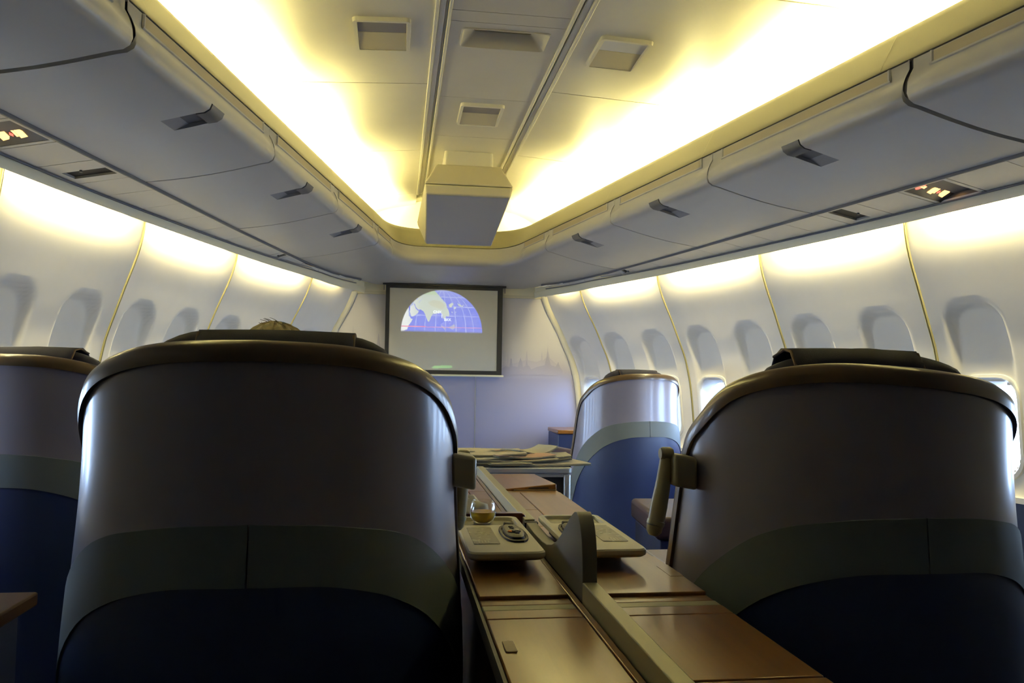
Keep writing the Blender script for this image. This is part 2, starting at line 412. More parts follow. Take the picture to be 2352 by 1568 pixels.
for sgn in (-1, 1):
    q = MB()
    for x0, x1, d in ((.262, .277, -.012), (.277, .290, .008), (.290, .318, -.004), (.318, .336, -.016)):
        a, b = sgn*x0, sgn*x1
        q.box((min(a, b), -.9, CEIL+d), (max(a, b), 6.78, CEIL+.03))
    q.build('trim_%d' % ti, CREAM, bevel=.004, kind='structure'); ti += 1

def ceiling_unit(name, x0, x1, y0, y1, z, lens, label, tilt=0):
    o = empty(name, ((x0+x1)/2, (y0+y1)/2, z), label=label, cat='ceiling light', group='small square ceiling lights')
    o.rotation_euler = (0, tilt, 0)
    w, d = (x1-x0)/2, (y1-y0)/2
    outer, inner, in2 = rrect(-w, -d, w, d, .022), rrect(-w+.018, -d+.018, w-.018, d-.018, .008), rrect(-w+.02, -d+.02, w-.02, d-.02, .006)
    q = MB(); q.grid([[(u, v, .014) for u, v in outer], [(u*.985, v*.985, -.006) for u, v in outer], [(u, v, -.006) for u, v in inner], [(u, v, .012) for u, v in in2]], True)
    q.build('frame', CREAM, o, smooth=35)
    q = MB(); ym = -d+.02+(2*d-.04)*.42
    q.hexa([(-w+.02, ym, .006), (w-.02, ym, .006), (w-.02, d-.02, -.003), (-w+.02, d-.02, -.003)], [(-w+.02, ym, .012), (w-.02, ym, .012), (w-.02, d-.02, .012), (-w+.02, d-.02, .012)])
    q.build('cover', mat('unit_cover', (.60, .55, .42), .5), o)
    MB().box((-w+.02, -d+.02, .006), (w-.02, ym-.003, .010)).build('lens', lens, o, label='grey glossy lens')
    return o
LENS = mat('lens_grey', (.20, .19, .23), .4); LENSB = mat('lens_pale', (.62, .64, .75), .3)
ceiling_unit('ceiling_light', -.69, -.434, 3.45, 3.785, CEIL-.0225, LENS, 'square ceiling light with grey lens, left of the two rails', tilt=-.045)
ceiling_unit('ceiling_light', .43, .68, 3.47, 3.815, CEIL-.0225, LENSB, 'square ceiling light with bright pale lens, right of the two rails', tilt=.045)
ceiling_unit('ceiling_light', -.136, .12, 4.48, 4.84, CEIL-.0125, LENS, 'square ceiling light between the rails, just before the projector')
cv = empty('ceiling_vent', (0, 3.612, CEIL), label='deep rectangular recess with slotted grille in the grey centre ceiling strip', cat='vent')
q = MB(); oo = rrect(-.205, -.102, .205, .102, .02); ii = rrect(-.2, -.097, .2, .097, .018)
q.grid([[(u, v, 0) for u, v in oo], [(u, v, -.006) for u, v in oo], [(u, v, -.006) for u, v in ii], [(u*.66, v*.62+.02, .075) for u, v in ii]], True); q.build('surround', STRIPM, cv, smooth=35)
MB().box((-.145, -.05, .07), (.145, .10, .08)).build('grille_plate', mat('grille_plate', (.30, .27, .2), .6), cv)
for k in range(3): MB().box((-.13, -.02+.03*k, .064), (.13, -.005+.03*k, .071)).build('slat', mat('slat', (.42, .38, .28), .6), cv)

# ------------------------------------------------------------------ valance round the cove, and the overhead bins
def inner_path(yend):      # right half of the valance line, aft to front centre
    pts = [(valb(y), y) for y in frange(-.88, 6.45, .3)]
    cx, cy, rx, ry = valb(6.45)-.14, 6.60, 0, 0
    P0 = Vector((valb(6.45), 6.45)); P1 = Vector((valb(6.78), 6.84)); P2 = Vector((.26, 6.84))
    for i in range(1, 9):
        t = i/8; p = (1-t)**2*P0+2*t*(1-t)*P1+t*t*P2; pts.append((p.x, p.y))
    pts += [(.13, 6.84), (0, 6.84)]
    return pts
IN = inner_path(0)
full = [(x, y) for x, y in IN]+[(-x, y) for x, y in reversed(IN[:-1])]
def normals(path):
    out = []
    for i, p in enumerate(path):
        a, b = path[max(i-1, 0)], path[min(i+1, len(path)-1)]
        t = Vector((b[0]-a[0], b[1]-a[1])).normalized(); out.append(Vector((t.y, -t.x)))      # outward
    return out
NRM = normals(full)
val_sec = [(.20, 2.20), (.20, 2.385), (.098, 2.397), (.085, 2.39), (.07, 2.365), (.02, 2.262), (.004, 2.236), (.004, 2.231), (.03, 2.229)]
rows = [[(p[0]+n.x*d, p[1]+n.y*d, z) for d, z in val_sec] for p, n in zip(full, NRM)]
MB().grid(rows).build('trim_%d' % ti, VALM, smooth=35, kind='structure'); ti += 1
for y in (2.66, 3.83, 4.95, 6.0):      # fine joints across the valance
    for sgn in (-1, 1):
        pth = [(sgn*(valb(y)+d-.0015), y, z) for d, z in val_sec[2:7]]
        q = MB(); q.grid([[(x, yy-.0012, z) for x, yy, z in pth], [(x, yy+.0012, z) for x, yy, z in pth]]); q.build('trim_%d' % ti, TANM, kind='structure'); ti += 1
def bin_sec(Y, sgn, off=0.0):
    v = valb(Y); po = psu_in(Y)-.012
    pts = [(v+.03, 2.226), (v+.006, 2.226), (v+.006, 2.18), (v-.008, 2.155), (v-.019, 2.126), (v-.021, 2.102), (v-.013, 2.081), (v+.006, 2.067), (v+.037, 2.060)]
    x0, z0 = v+.037, 2.060
    for t in (.1, .25, .45, .65, .85, 1): pts.append((x0+(po-x0)*t, z0+(1.95-z0)*t-.012*math.sin(PI*t)))
    pts += [(po, 1.962)]
    return [(sgn*(x+off), Y, z+off) for x, z in pts]
BINS = [(-.88, .1), (.1, 1.32), (1.32, 2.52), (2.52, 3.735), (3.735, 4.81), (4.81, 5.9), (5.9, 6.46)]
words = {2: 'nearest the camera', 3: 'second from the camera', 4: 'third from the camera', 5: 'fourth from the camera, nearest the front wall with a latch', 6: 'short panel without latch at the front corner', 1: 'above the camera row', 0: 'behind the camera row'}
for sgn in (-1, 1):
    for i, (a, b) in enumerate(BINS):
        if i == 0: continue
        last = i == 6
        cat = 'overhead bin'
        o = empty('overhead_bin' if not last else 'overhead_end_panel', (sgn*valb((a+b)/2), (a+b)/2, 2.07),
            label=('%s overhead bin, grey underside, %s' % (SIDE[sgn], words[i])) if not last else '%s-hand overhead %s' % (SIDE[sgn], words[i]), cat=cat, group='overhead bins of the %s side' % SIDE[sgn])
        off = Vector(o.location)
        gap = .012 if (i in (2, 3)) else .006
        yh = (a+b)/2-.01; y_a, y_b = a+(.006 if i != 3 else gap), b-(gap if i == 2 else .006)
        yl = frange(y_a, yh-.055, .12)+frange(yh-.055, yh+.055, .12)[1:]+frange(yh+.055, y_b, .12)[1:]
        hk = len(frange(y_a, yh-.055, .12))
        rows = [bin_sec(y, sgn) for y in yl]
        e0 = [(x+sgn*.004, y-.004, z+.018) for x, y, z in rows[0]]; e1 = [(x+sgn*.004, y+.004, z+.018) for x, y, z in rows[-1]]
        allr = [e0]+rows+[e1]
        dm = MB(); dm.grid([[Vector(p)-off for p in r] for r in allr])
        nn = len(allr[0])
        if not last: dm.f = [f for f in dm.f if not (f[0]//nn == hk and 5 <= f[0] % nn <= 9)]
        dm.build('door', BINM, o, smooth=55)
        # label strip: recess frame and tan insert
        ya, yb = a+.10, b-.10
        if last: yb = b-.04
        def sp(y, d, z): return Vector((sgn*(valb(y)+d), y, z))-off
        MB().grid([[sp(y, .002, 2.221), sp(y, .003, 2.186)] for y in frange(ya, yb, .2)]).build('label_strip', TANM, o, label='tan label strip')
        q = MB(); ym = frange(ya-.015, yb+.015, .2)
        q.grid([[sp(y, .004, 2.187), sp(y, -.0015, 2.184), sp(y, -.0015, 2.178), sp(y, .005, 2.174)] for y in ym])
        for ye, s2 in ((ya-.015, 1), (yb+.015, -1)):
            q.grid([[sp(ye, .004, z), sp(ye+s2*.004, -.0015, z), sp(ye+s2*.010, -.0015, z), sp(ye+s2*.014, .003, z)] for z in (2.178, 2.225)])
        q.build('strip_bezel', BINM, o)
        if not last:
            # latch: a ramped pocket in the underside and a curved dark paddle on the roll
            def hp(y, k, d=0): p = bin_sec(y, sgn)[k]; return Vector((p[0]+sgn*d, y, p[2]+d*.8))-off
            ya2, yb2 = yh-.055, yh+.055
            q = MB(); q.grid([[hp(y, 10), hp(y, 9, .016), hp(y, 8, .034), hp(y, 6, .04)] for y in (ya2, yb2)])
            for y in (ya2, yb2): q.add([hp(y, 10), hp(y, 9, .016), hp(y, 8, .034), hp(y, 6, .04), hp(y, 5), hp(y, 6), hp(y, 7), hp(y, 8), hp(y, 9)], [tuple(range(9))])
            q.build('latch_pocket', LATCHP, o)
            q = MB(); rows = [[hp(y, k, -.003) for k in (5, 6, 7, 8)]+[hp(y, 8, .006), hp(y, 7, .010), hp(y, 6, .008), hp(y, 5, .004)] for y in (ya2+.003, yh, yb2-.003)]
            q.loft(rows).build('latch', LATCH, o, smooth=40, label='dark grey latch paddle')
    # dark backing behind the joints
    q = MB(); q.grid([bin_sec(y, sgn, .012)[1:] for y in frange(-.8, 6.46, .3)]).build('trim_%d' % ti, GREYG, smooth=40, kind='structure'); ti += 1

# front crossing of the overhead: corners and transverse fascia
half = [i for i, p in enumerate(full) if p[1] >= 6.449]
fp = [full[i] for i in half]; fn = [NRM[i] for i in half]
nf = len(fp); mid = nf//2
OUT = [(psu_in(6.45)-.012, 6.46), (.985, 6.7), (.93, 6.83), (.86, 6.95), (.80, 7.04), (.74, 7.12), (.66, 7.2), (.5, 7.225), (.35, 7.226), (.13, 7.226), (0, 7.226)]
while len(OUT) < mid+1: OUT.append((0, 7.226))
OUT = OUT[:mid]+[(0, 7.226)]
OUTF = OUT+[(-x, y) for x, y in reversed(OUT[:-1])]
rows = []
for (p, n, q_) in zip(fp, fn, OUTF):
    sec = [(.03, 2.226), (.006, 2.226), (.006, 2.18), (-.008, 2.155), (-.019, 2.126), (-.021, 2.102), (-.013, 2.081), (.006, 2.067), (.037, 2.060)]
    pts = [(p[0]+n.x*d, p[1]+n.y*d, z) for d, z in sec]
    x0, y0, z0 = pts[-1]
    zend = 1.95-.02*sstep(7.0, 7.2, q_[1])
    for t in (.1, .25, .45, .65, .85, 1): pts.append((x0+(q_[0]-x0)*t, y0+(q_[1]-y0)*t, z0+(zend-z0)*t-.010*math.sin(PI*t)))
    pts.append((q_[0], q_[1], zend+.02))
    rows.append(pts)
fo = empty('overhead_front_fascia', (0, 6.85, 2.07), label='rounded overhead fascia crossing the front of the cabin above the screen', cat='overhead panel')
off = Vector(fo.location)
MB().grid([[Vector(p)-off for p in r] for r in rows]).build('fascia', BINM, fo, smooth=60)
MB().box((-1.0, 7.19, 1.97), (1.0, 7.21, 2.70)).build('trim_%d' % ti, CREAM, kind='structure'); ti += 1
# flat soffit between fascia, side walls and front wall
for sgn in (-1, 1):
    q = MB(); q.grid([[(sgn*x, y, 1.952), (sgn*max(x+.02, 1.25-.6*max(0, y-6.4)), y+.01, 1.952)] for x, y in OUT[:9]]+[[(0 if False else sgn*.35, BULK+.01, 1.952), (sgn*1.0, BULK+.01, 1.952)]]); q.build('trim_%d' % ti, PSUM, kind='structure'); ti += 1
q = MB(); q.grid([[(x, BULK-.004, z) for x in (-1.0, 1.0)] for z in (1.86, 1.96)]).build('trim_%d' % ti, LIPM, kind='structure'); ti += 1

# ------------------------------------------------------------------ passenger service strip, wall-light lip
SEAM_P = {-1: [-.8, .4, 1.5, 2.4, 2.72, 2.86, 3.125, 3.36, 3.63, 3.85, 4.13, 4.42, 4.71, 5.0, 5.3, 5.6, 5.75, 6.05, 6.35, 6.65, 6.95], 1: [-.8, .4, 1.5, 2.4, 2.69, 2.96, 3.215, 3.46, 3.735, 3.985, 4.30, 4.565, 4.85, 5.15, 5.45, 5.76, 5.92, 6.2, 6.45, 6.7, 6.95]}
def psu_out(Y): return max(lipx(Y)-.004, psu_in(Y)+.006)
def pz(x, Y):
    a, b = psu_in(Y), psu_out(Y); t = (abs(x)-a)/max(.01, b-a); return 1.945-.028*t
SIGNP = {-1: 5, 1: 5}; VENTP = {-1: (7, 15), 1: (7, 15)}
EM_R = mat('sign_red', (.3, .02, .02), .4, emit=(1, .12, .08), es=.9); EM_A = mat('sign_amber', (.5, .3, .1), .4, emit=(1, .52, .14), es=1.4)
def skew(Y, x): return Y+.30*(abs(x)-psu_in(Y))
for sgn in (-1, 1):
    ps = empty('trim_%d' % ti, (0, 0, 0), kind='structure'); ti += 1
    sp_ = SEAM_P[sgn]
    for i, (a, b) in enumerate(zip(sp_[:-1], sp_[1:])):
        def pt(y, t, dz=0):
            x = psu_in(y)+.010+(psu_out(y)-psu_in(y)-.018)*t; return (sgn*x, skew(y, x), pz(x, y)+dz)
        if i == SIGNP[sgn]:
            c = Vector(pt((a+b)/2, .5)); so = empty('seatbelt_sign', c, label='%s lit seat belt sign recessed under the overhead bins' % SIDE[sgn], cat='sign')
            def L(y, t, dz=0): return Vector(pt(y, t, dz))-c
            g = .004; ya, yb = a+g, b-g; ym = a+(b-a)*.42; y0 = ya+.02; y1 = yb-.02
            q = MB()      # rim
            for (u0, u1, v0, v1) in ((ya, y0, 0, 1), (y1, yb, 0, 1), (y0, y1, 0, .05), (y0, y1, .95, 1)):
                q.hexa([L(u0, v0), L(u1, v0), L(u1, v1), L(u0, v1)], [L(u0, v0, .008), L(u1, v0, .008), L(u1, v1, .008), L(u0, v1, .008)])
            q.build('rim', PSUM, so)
            q = MB(); q.grid([[L(y0, t, .004) for t in (.05, .5, .95)], [L(ym, t, .045) for t in (.05, .5, .95)]]); q.build('reflector', mat('sign_reflector', (.25, .22, .18), .18, metal=.5), so)
            q = MB(); q.grid([[L(ym, t, .045) for t in (.05, .5, .95)], [L(y1, t, .002) for t in (.05, .5, .95)]]); 
            q.grid([[L(y, .05, 0), L(y, .05, .05)] for y in (y0, ym, y1)]); q.grid([[L(y, .95, 0), L(y, .95, .05)] for y in (y0, ym, y1)])
            fc = q.build('face', mat('sign_face', (.10, .09, .075), .25), so)
            # symbols on the forward face
            def F(t, h, e=.0016):      # t across, h 0..1 up the face
                y = y1+(ym-y1)*h; p = L(y, t, .002+.043*h); return p+Vector((0, -e, -e*.8))
            def blob(poly, mt, name):
                q = MB(); pts = [F(*p) for p in poly]; q.add(pts, [tuple(range(len(pts)))]); q.build(name, mt, fc)
            s_ = 1
            m1 = .62 if sgn > 0 else .45
            blob([(m1-.16, .25), (m1-.05, .22), (m1-.05, .55), (m1-.10, .72), (m1-.16, .5)], EM_A, 'buckle_symbol')
            blob([(m1-.045, .30), (m1-.01, .30), (m1-.01, .7), (m1-.045, .7)], EM_A, 'buckle_symbol')
            blob([(m1+.00, .42), (m1+.03, .52), (m1+.06, .42), (m1+.03, .32)], EM_R, 'arrow_symbol')
            blob([(m1+.08, .35), (m1+.12, .25), (m1+.22, .22), (m1+.22, .55), (m1+.14, .75), (m1+.08, .65)], EM_A, 'buckle_symbol')
            q0 = .22 if sgn > 0 else .86
            if sgn > 0:
                blob([(q0+.07*math.cos(k*PI/6), .5+.28*math.sin(k*PI/6)) for k in range(12)], EM_R, 'cigarette_symbol')
                blob([(q0-.11, .42), (q0+.12, .36), (q0+.12, .5), (q0-.11, .56)], mat('sign_orange', (.5, .2, .1), .4, emit=(1, .35, .15), es=1.2), 'cigarette_symbol')
            continue
        if i in VENTP[sgn]:
            c = Vector(pt((a+b)/2, .5)); vo = empty('air_vent', c, label='%s air slot under the overhead bins, %s' % (SIDE[sgn], 'beside the near wall panel' if i < 10 else 'far end near the front wall'), cat='air vent', group='air slots of the service strips')
            def L(y, t, dz=0): return Vector(pt(y, t, dz))-c
            ya, yb = a+.003, b-.003; s0 = a+(b-a)*.40; s1 = a+(b-a)*.74
            q = MB()
            for (u0, u1, v0, v1) in ((ya, s0, 0, 1), (s1, yb, 0, 1), (s0, s1, 0, .06), (s0, s1, .80, 1)):
                q.hexa([L(u0, v0), L(u1, v0), L(u1, v1), L(u0, v1)], [L(u0, v0, .01), L(u1, v0, .01), L(u1, v1, .01), L(u0, v1, .01)])
            q.build('plate', PSUM, vo)
            q = MB(); q.grid([[L(y, t, .011) for t in (.02, .85)] for y in (s0-.03, s1+.02)]); q.build('slot', DARK, vo, label='black slot')
            q = MB(); q.grid([[L(s1, t, dz) for t in (.06, .80)] for dz in (0, .009)]); q.grid([[L(y, .80, dz) for dz in (0, .009)] for y in (s0, s1)]).build('slot_lip', PSUM, vo)
            kp = L(s0-.008, .45, -.004); q = MB(); q.lathe([(0, -.006), (.006, -.005), (.007, 0), (.004, .005), (0, .006)], 10, at=kp); q.build('knob', LATCH, vo, smooth=60)
            continue
        g = .002
        q = MB(); q.grid([[pt(a+g, t, .006) for t in (0, .5, 1)], [pt(a+g, t) for t in (0, .5, 1)], [pt(b-g, t) for t in (0, .5, 1)], [pt(b-g, t, .006) for t in (0, .5, 1)]]).build('panel', PSUM, ps)
    ys = frange(-.85, 7.0, .2)
    MB().grid([[(sgn*(psu_in(y)-.03), y, 1.972), (sgn*(psu_out(y)+.0), y, 1.945)] for y in ys]).build('backing', GREYG, ps)
    MB().grid([[(sgn*(psu_in(y)-.010), y, 1.95), (sgn*(psu_in(y)-.004), y, 1.939), (sgn*(psu_in(y)+.006), y, 1.94), (sgn*(psu_in(y)+.008), y, 1.95)] for y in ys]).build('rail', GREYG, ps, smooth=30, label='dark grey rail')
    MB().grid([[(sgn*(lipx(y)-.020), y, 1.9165), (sgn*(lipx(y)-.017), y, 1.911), (sgn*(lipx(y)-.008), y, 1.911), (sgn*(lipx(y)-.005), y, 1.9165)] for y in ys]).build('rail', GREYG, ps, smooth=30, label='dark grey rail')
    # lip hiding the wall wash lights
    ys = frange(-.85, BULK-.01, .2)
    def lp(y, d, z): return (sgn*(lipx(y)+d), y, z+.016*max(0, min(1, (6.6-y)/1.5)))
    MB().grid([[lp(y, -.006, 1.905), lp(y, -.002, 1.899), lp(y, 0, 1.862), lp(y, .004, 1.852), lp(y, .008, 1.858), lp(y, .006, 1.945)] for y in ys]).build('lip', LIPM, ps, smooth=30)
    MB().grid([[(sgn*(lipx(y)-.02), y, 1.962), (sgn*(w0(y)+.12), y, 1.962)] for y in ys]).build('closing_plate', PSUM, ps)

# ------------------------------------------------------------------ ceiling projector
pj = empty('ceiling_projector', (0, 5.85, CEIL), label='large cream projector housing hanging from the centre ceiling strip', cat='projector')
off = Vector(pj.location)
def V(*a): return Vector(a)-off
def ring(z, pts): return [V(x, y, z if not isinstance(z, (list, tuple)) else z[i]) for i, (x, y) in enumerate(pts)]
q = MB(); 
q.loft([[V(-.17, 5.46, 2.69), V(.165, 5.46, 2.69), V(.165, 6.2, 2.69), V(-.17, 6.2, 2.69)], [V(-.175, 5.45, 2.53), V(.17, 5.45, 2.53), V(.17, 6.2, 2.53), V(-.175, 6.2, 2.53)]])
q.build('neck', CREAM, pj, bevel=.02, seg=3)
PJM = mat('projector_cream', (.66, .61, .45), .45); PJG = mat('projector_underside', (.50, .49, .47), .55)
q = MB(); q.loft([[V(-.225, 5.42, 2.565), V(.218, 5.42, 2.565), V(.23, 6.45, 2.50), V(-.235, 6.45, 2.50)], [V(-.312, 5.30, 2.398), V(.29, 5.30, 2.398), V(.315, 6.5, 2.36), V(-.335, 6.5, 2.36)]]); q.build('upper_cover', PJM, pj, bevel=.012, seg=3)
q = MB(); q.loft([[V(-.309, 5.302, 2.394), V(.287, 5.302, 2.394), V(.312, 6.5, 2.356), V(-.332, 6.5, 2.356)], [V(-.300, 5.305, 2.325), V(.272, 5.305, 2.325), V(.273, 6.42, 2.18), V(-.262, 6.42, 2.18)]]); q.build('lower_body', PJM, pj, bevel=.012, seg=3)
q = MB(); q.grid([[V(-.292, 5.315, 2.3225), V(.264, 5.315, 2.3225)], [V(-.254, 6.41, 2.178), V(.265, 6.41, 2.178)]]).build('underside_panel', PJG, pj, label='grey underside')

# ------------------------------------------------------------------ projection screen with the moving map
sc_ = empty('projection_screen', (-.05, 7.19, 1.118), label='pull-down projection screen with black border showing a globe map', cat='screen')
off = Vector(sc_.location)
x0, x1, zb, zt, z0, z1 = -.583, .470, 1.135, 1.935, 1.172, 1.903
fx0, fx1 = -.548, .424
BORD = mat('screen_border', (.006, .008, .014), .6)
q = MB()
def fb(a, b, c, d): q.box(V(a, 7.178, c), V(b, 7.186, d))
fb(x0, fx0, zb, zt); fb(fx1, x1, zb, zt); fb(fx0, fx1, z1, zt); fb(fx0, fx1, zb, z0); q.build('border', BORD, sc_)
q = MB(); q.box(V(-.58, 7.165, 1.118), V(.487, 7.195, 1.136)); q.build('bottom_bar', LIPM, sc_, bevel=.004)
MB().box(V(-.61, 7.16, 1.932), V(.50, 7.20, 1.945)).build('top_bar', BORD, sc_)
for xx in (-.60, .49): MB().box(V(xx-.003, 7.17, 1.88), V(xx+.003, 7.176, 1.935)).build('cord', GREYG, sc_)
def inpoly(x, y, P):
    r = False; j = len(P)-1
    for i in range(len(P)):
        if (P[i][1] > y) != (P[j][1] > y) and x < (P[j][0]-P[i][0])*(y-P[i][1])/(P[j][1]-P[i][1])+P[i][0]: r = not r
        j = i
    return r
LAND = [[(565, 140), (650, 130), (700, 180), (750, 240), (800, 300), (810, 350), (830, 380), (845, 430), (830, 460), (800, 445), (795, 500), (770, 480), (760, 430), (735, 405), (690, 420), (640, 430), (620, 470), (600, 525), (585, 510), (570, 470), (550, 420), (530, 390), (500, 370), (470, 370), (440, 340), (430, 300), (395, 300), (370, 330), (350, 290), (380, 260), (430, 210), (500, 165)],
 [(375, 330), (420, 300), (440, 360), (475, 390), (460, 420), (420, 450), (390, 455), (372, 400)], [(280, 470), (300, 430), (340, 360), (357, 330), (362, 380), (368, 440), (385, 480), (412, 480), (390, 520), (360, 560), (345, 610), (270, 640), (262, 540)],
 [(830, 310), (870, 285), (890, 300), (865, 340), (845, 345)], [(895, 345), (920, 340), (915, 360), (900, 365)], [(935, 295), (955, 300), (990, 325), (1020, 305), (1000, 335), (950, 325)], [(860, 400), (880, 398), (878, 412)], [(912, 395), (925, 400), (918, 415)]]
ISL = [[(735, 555), (800, 600), (800, 625), (770, 600)], [(830, 595), (905, 550), (915, 600), (880, 615)]]
TIB = [(580, 280), (650, 250), (740, 270), (790, 320), (760, 370), (690, 350), (620, 320)]
SEA = [[(395, 280), (415, 275), (405, 310), (385, 312)], [(470, 280), (520, 225), (500, 260), (480, 285)], [(440, 235), (470, 228), (455, 250)], [(355, 390), (366, 370), (372, 450), (362, 450)]]
def globe(X, Y):      # colour thrown on the screen at (X, Y) of the map drawing
    cx, cy, rx, ry = 755, 650, 487, 522
    Yt = Y-(X-755)*.033
    e = math.hypot((X-cx)/rx, min(0, Yt-cy)/ry)
    a = (1-sstep(.985, 1.005, e))*(1-sstep(cy-22, cy+12, Yt))
    if Yt < 118: a = 0
    g = (0, 0, 0)
    if inpoly(X, Y, [(640, 1082), (680, 1060), (880, 1060), (890, 1085), (860, 1094), (660, 1094)]): g = (.12, .42, .08)
    if a <= 0: return g
    c = (.08, .14, .88)
    top = sstep(400, 150, Yt); c = tuple(p+(q-p)*top*.3 for p, q in zip(c, (.35, .42, .8)))
    line = 0
    if e < 1:
        s = math.sqrt(max(0, 1-((cy-Yt)/ry)**2))
        for k in (-.66, -.42, -.16, .09, .35, .59, .78):
            line = max(line, 1-sstep(2, 6, abs(X-(cx+k*rx*s))))
        for y in (140, 215, 335, 448): line = max(line, (1-sstep(2, 6, abs(Yt-y)))*(1 if X > 690 or y > 400 else 0))
    c = tuple(p+(q-p)*.45*line for p, q in zip(c, (.75, .85, 1)))
    if any(inpoly(X, Y, p) for p in LAND):
        lf_ = sstep(520, 320, X); c = tuple(p+(q-p)*lf_ for p, q in zip((.52, .62, .58), (.80, .85, .86)))
        if inpoly(X, Y, TIB): c = (.48, .53, .45)
        if Yt < 190: c = (.45, .62, .42)
    elif any(inpoly(X, Y, p) for p in ISL): c = (.36, .42, .62)
    if any(inpoly(X, Y, p) for p in SEA): c = (.28, .42, .85)
    if abs(Yt-588) < 4: c = (.9, .15, .35)
    return tuple(max(p*a, q) for p, q in zip(c, g))
NX, NZ = 230, 172
q = MB(); rows = []
for j in range(NZ+1):
    rows.append([V(fx0+(fx1-fx0)*i/NX, 7.182, z1+(z0-z1)*j/NZ) for i in range(NX+1)])
q.grid(rows)
FAB = bpy.data.materials.new('screen_fabric'); FAB.use_nodes = True; n_ = FAB.node_tree.nodes; l_ = FAB.node_tree.links; b_ = n_['Principled BSDF']
b_.inputs['Base Color'].default_value = (.58, .56, .47, 1); b_.inputs['Roughness'].default_value = .8
at = n_.new('ShaderNodeAttribute'); at.attribute_name = 'map'; l_.new(at.outputs['Color'], b_.inputs['Emission Color']); b_.inputs['Emission Strength'].default_value = .34
fab = q.build('fabric', FAB, sc_)
ca = fab.data.color_attributes.new('map', 'FLOAT_COLOR', 'POINT')
for j in range(NZ+1):
    for i in range(NX+1):
        X = 132+1288*i/NX; Yv = 100+1000*j/NZ+(X-145)*.03
        ca.data[j*(NX+1)+i].color = (*globe(X, Yv), 1)
MAPT = mat('map_text', (.8, .8, .8), .5, emit=(.85, .92, 1), es=.34)
def text_part(body, size, loc, rot, mt, parent, name='lettering'):
    cu = bpy.data.curves.new(name, 'FONT'); cu.body = body; cu.size = size; cu.extrude = size*.01; cu.align_x = 'CENTER'; cu.align_y = 'CENTER'; cu.offset = size*.018
    t = bpy.data.objects.new(name, cu); C.objects.link(t); bpy.context.view_layer.update()
    me = bpy.data.meshes.new_from_object(t.evaluated_get(bpy.context.evaluated_depsgraph_get()))
    bpy.data.objects.remove(t); me.materials.clear(); me.materials.append(mt)
    o = bpy.data.objects.new(name, me); C.objects.link(o); o.parent = parent; o.location = loc; o.rotation_euler = rot; return o
def scr(X, Y): return V(fx0+(fx1-fx0)*(X-132)/1288, 7.1805, z1+(z0-z1)*(Y-(X-145)*.03-100)/1000)
text_part('CNX', .034, scr(697, 402), (PI/2, 0, 0), MAPT, fab)
text_part('BKK', .034, scr(822, 498), (PI/2, 0, 0), MAPT, fab)
q = MB(); a_, b_2 = scr(752, 425), scr(772, 475); q.box((a_.x-.003, a_.y, b_2.z), (a_.x+.003, a_.y+.0005, a_.z)); q.build('route_line', MAPT, fab)

# ------------------------------------------------------------------ seats
HW, DEP, YS0, YB = .368, .30, 0.30, 0.0      # local: back centre of the shell at y = 0, sides tangent at y = .30
def plan(s):      # s = signed arc length from the back centre -> point, outward normal
    sg = 1 if s >= 0 else -1; a = abs(s)
    Lq = ARC[-1][0]
    if a >= Lq: return Vector((sg*HW, YS0+(a-Lq))), Vector((sg, 0))
    for (l0, t0), (l1, t1) in zip(ARC[:-1], ARC[1:]):
        if a <= l1:
            t = t0+(t1-t0)*(a-l0)/(l1-l0); break
    p = Vector((sg*HW*math.sin(t), YS0-DEP*math.cos(t))); n = Vector((sg*DEP*math.sin(t), -HW*math.cos(t))).normalized()
    return p, n
ARC = [(0, 0)]
for i in range(1, 65):
    t0, t1 = (i-1)/64*PI/2, i/64*PI/2
    ARC.append((ARC[-1][0]+math.hypot(HW*(math.sin(t1)-math.sin(t0)), DEP*(math.cos(t1)-math.cos(t0))), t1))
LQ = ARC[-1][0]
RIM_S = [0, .13, .20, .27, .325, .375, .42, .465, .50, LQ, LQ+.035, LQ+.055, LQ+.07, LQ+.09, LQ+.125, LQ+.19, LQ+.26]
RIM_Z = [1.134, 1.130, 1.123, 1.109, 1.092, 1.069, 1.04, 1.002, .975, .945, .88, .80, .70, .60, .46, .30, .24]
def rim(s, tilt): 
    return smooth_tab(abs(s), RIM_S, RIM_Z)+(tilt*(-.028-.085*max(-.38, min(.38, s)))*sstep(.75, 1.1, smooth_tab(abs(s), RIM_S, RIM_Z)))
BT_S = [0, .12, .2, .26, .325, .40, .45, .50, .56, .64, .74, .9]; BT_Z = [.828, .823, .812, .800, .772, .715, .665, .60, .50, .36, .18, .05]
BB_Z = [.724, .720, .703, .680, .640, .565, .50, .42, .30, .14, .03, .02]
def btop(s): return smooth_tab(abs(s), BT_S, BT_Z)
def bbot(s): return smooth_tab(abs(s), BT_S, BB_Z)
def flare(z): return .024*(1-sstep(.45, .95, z))
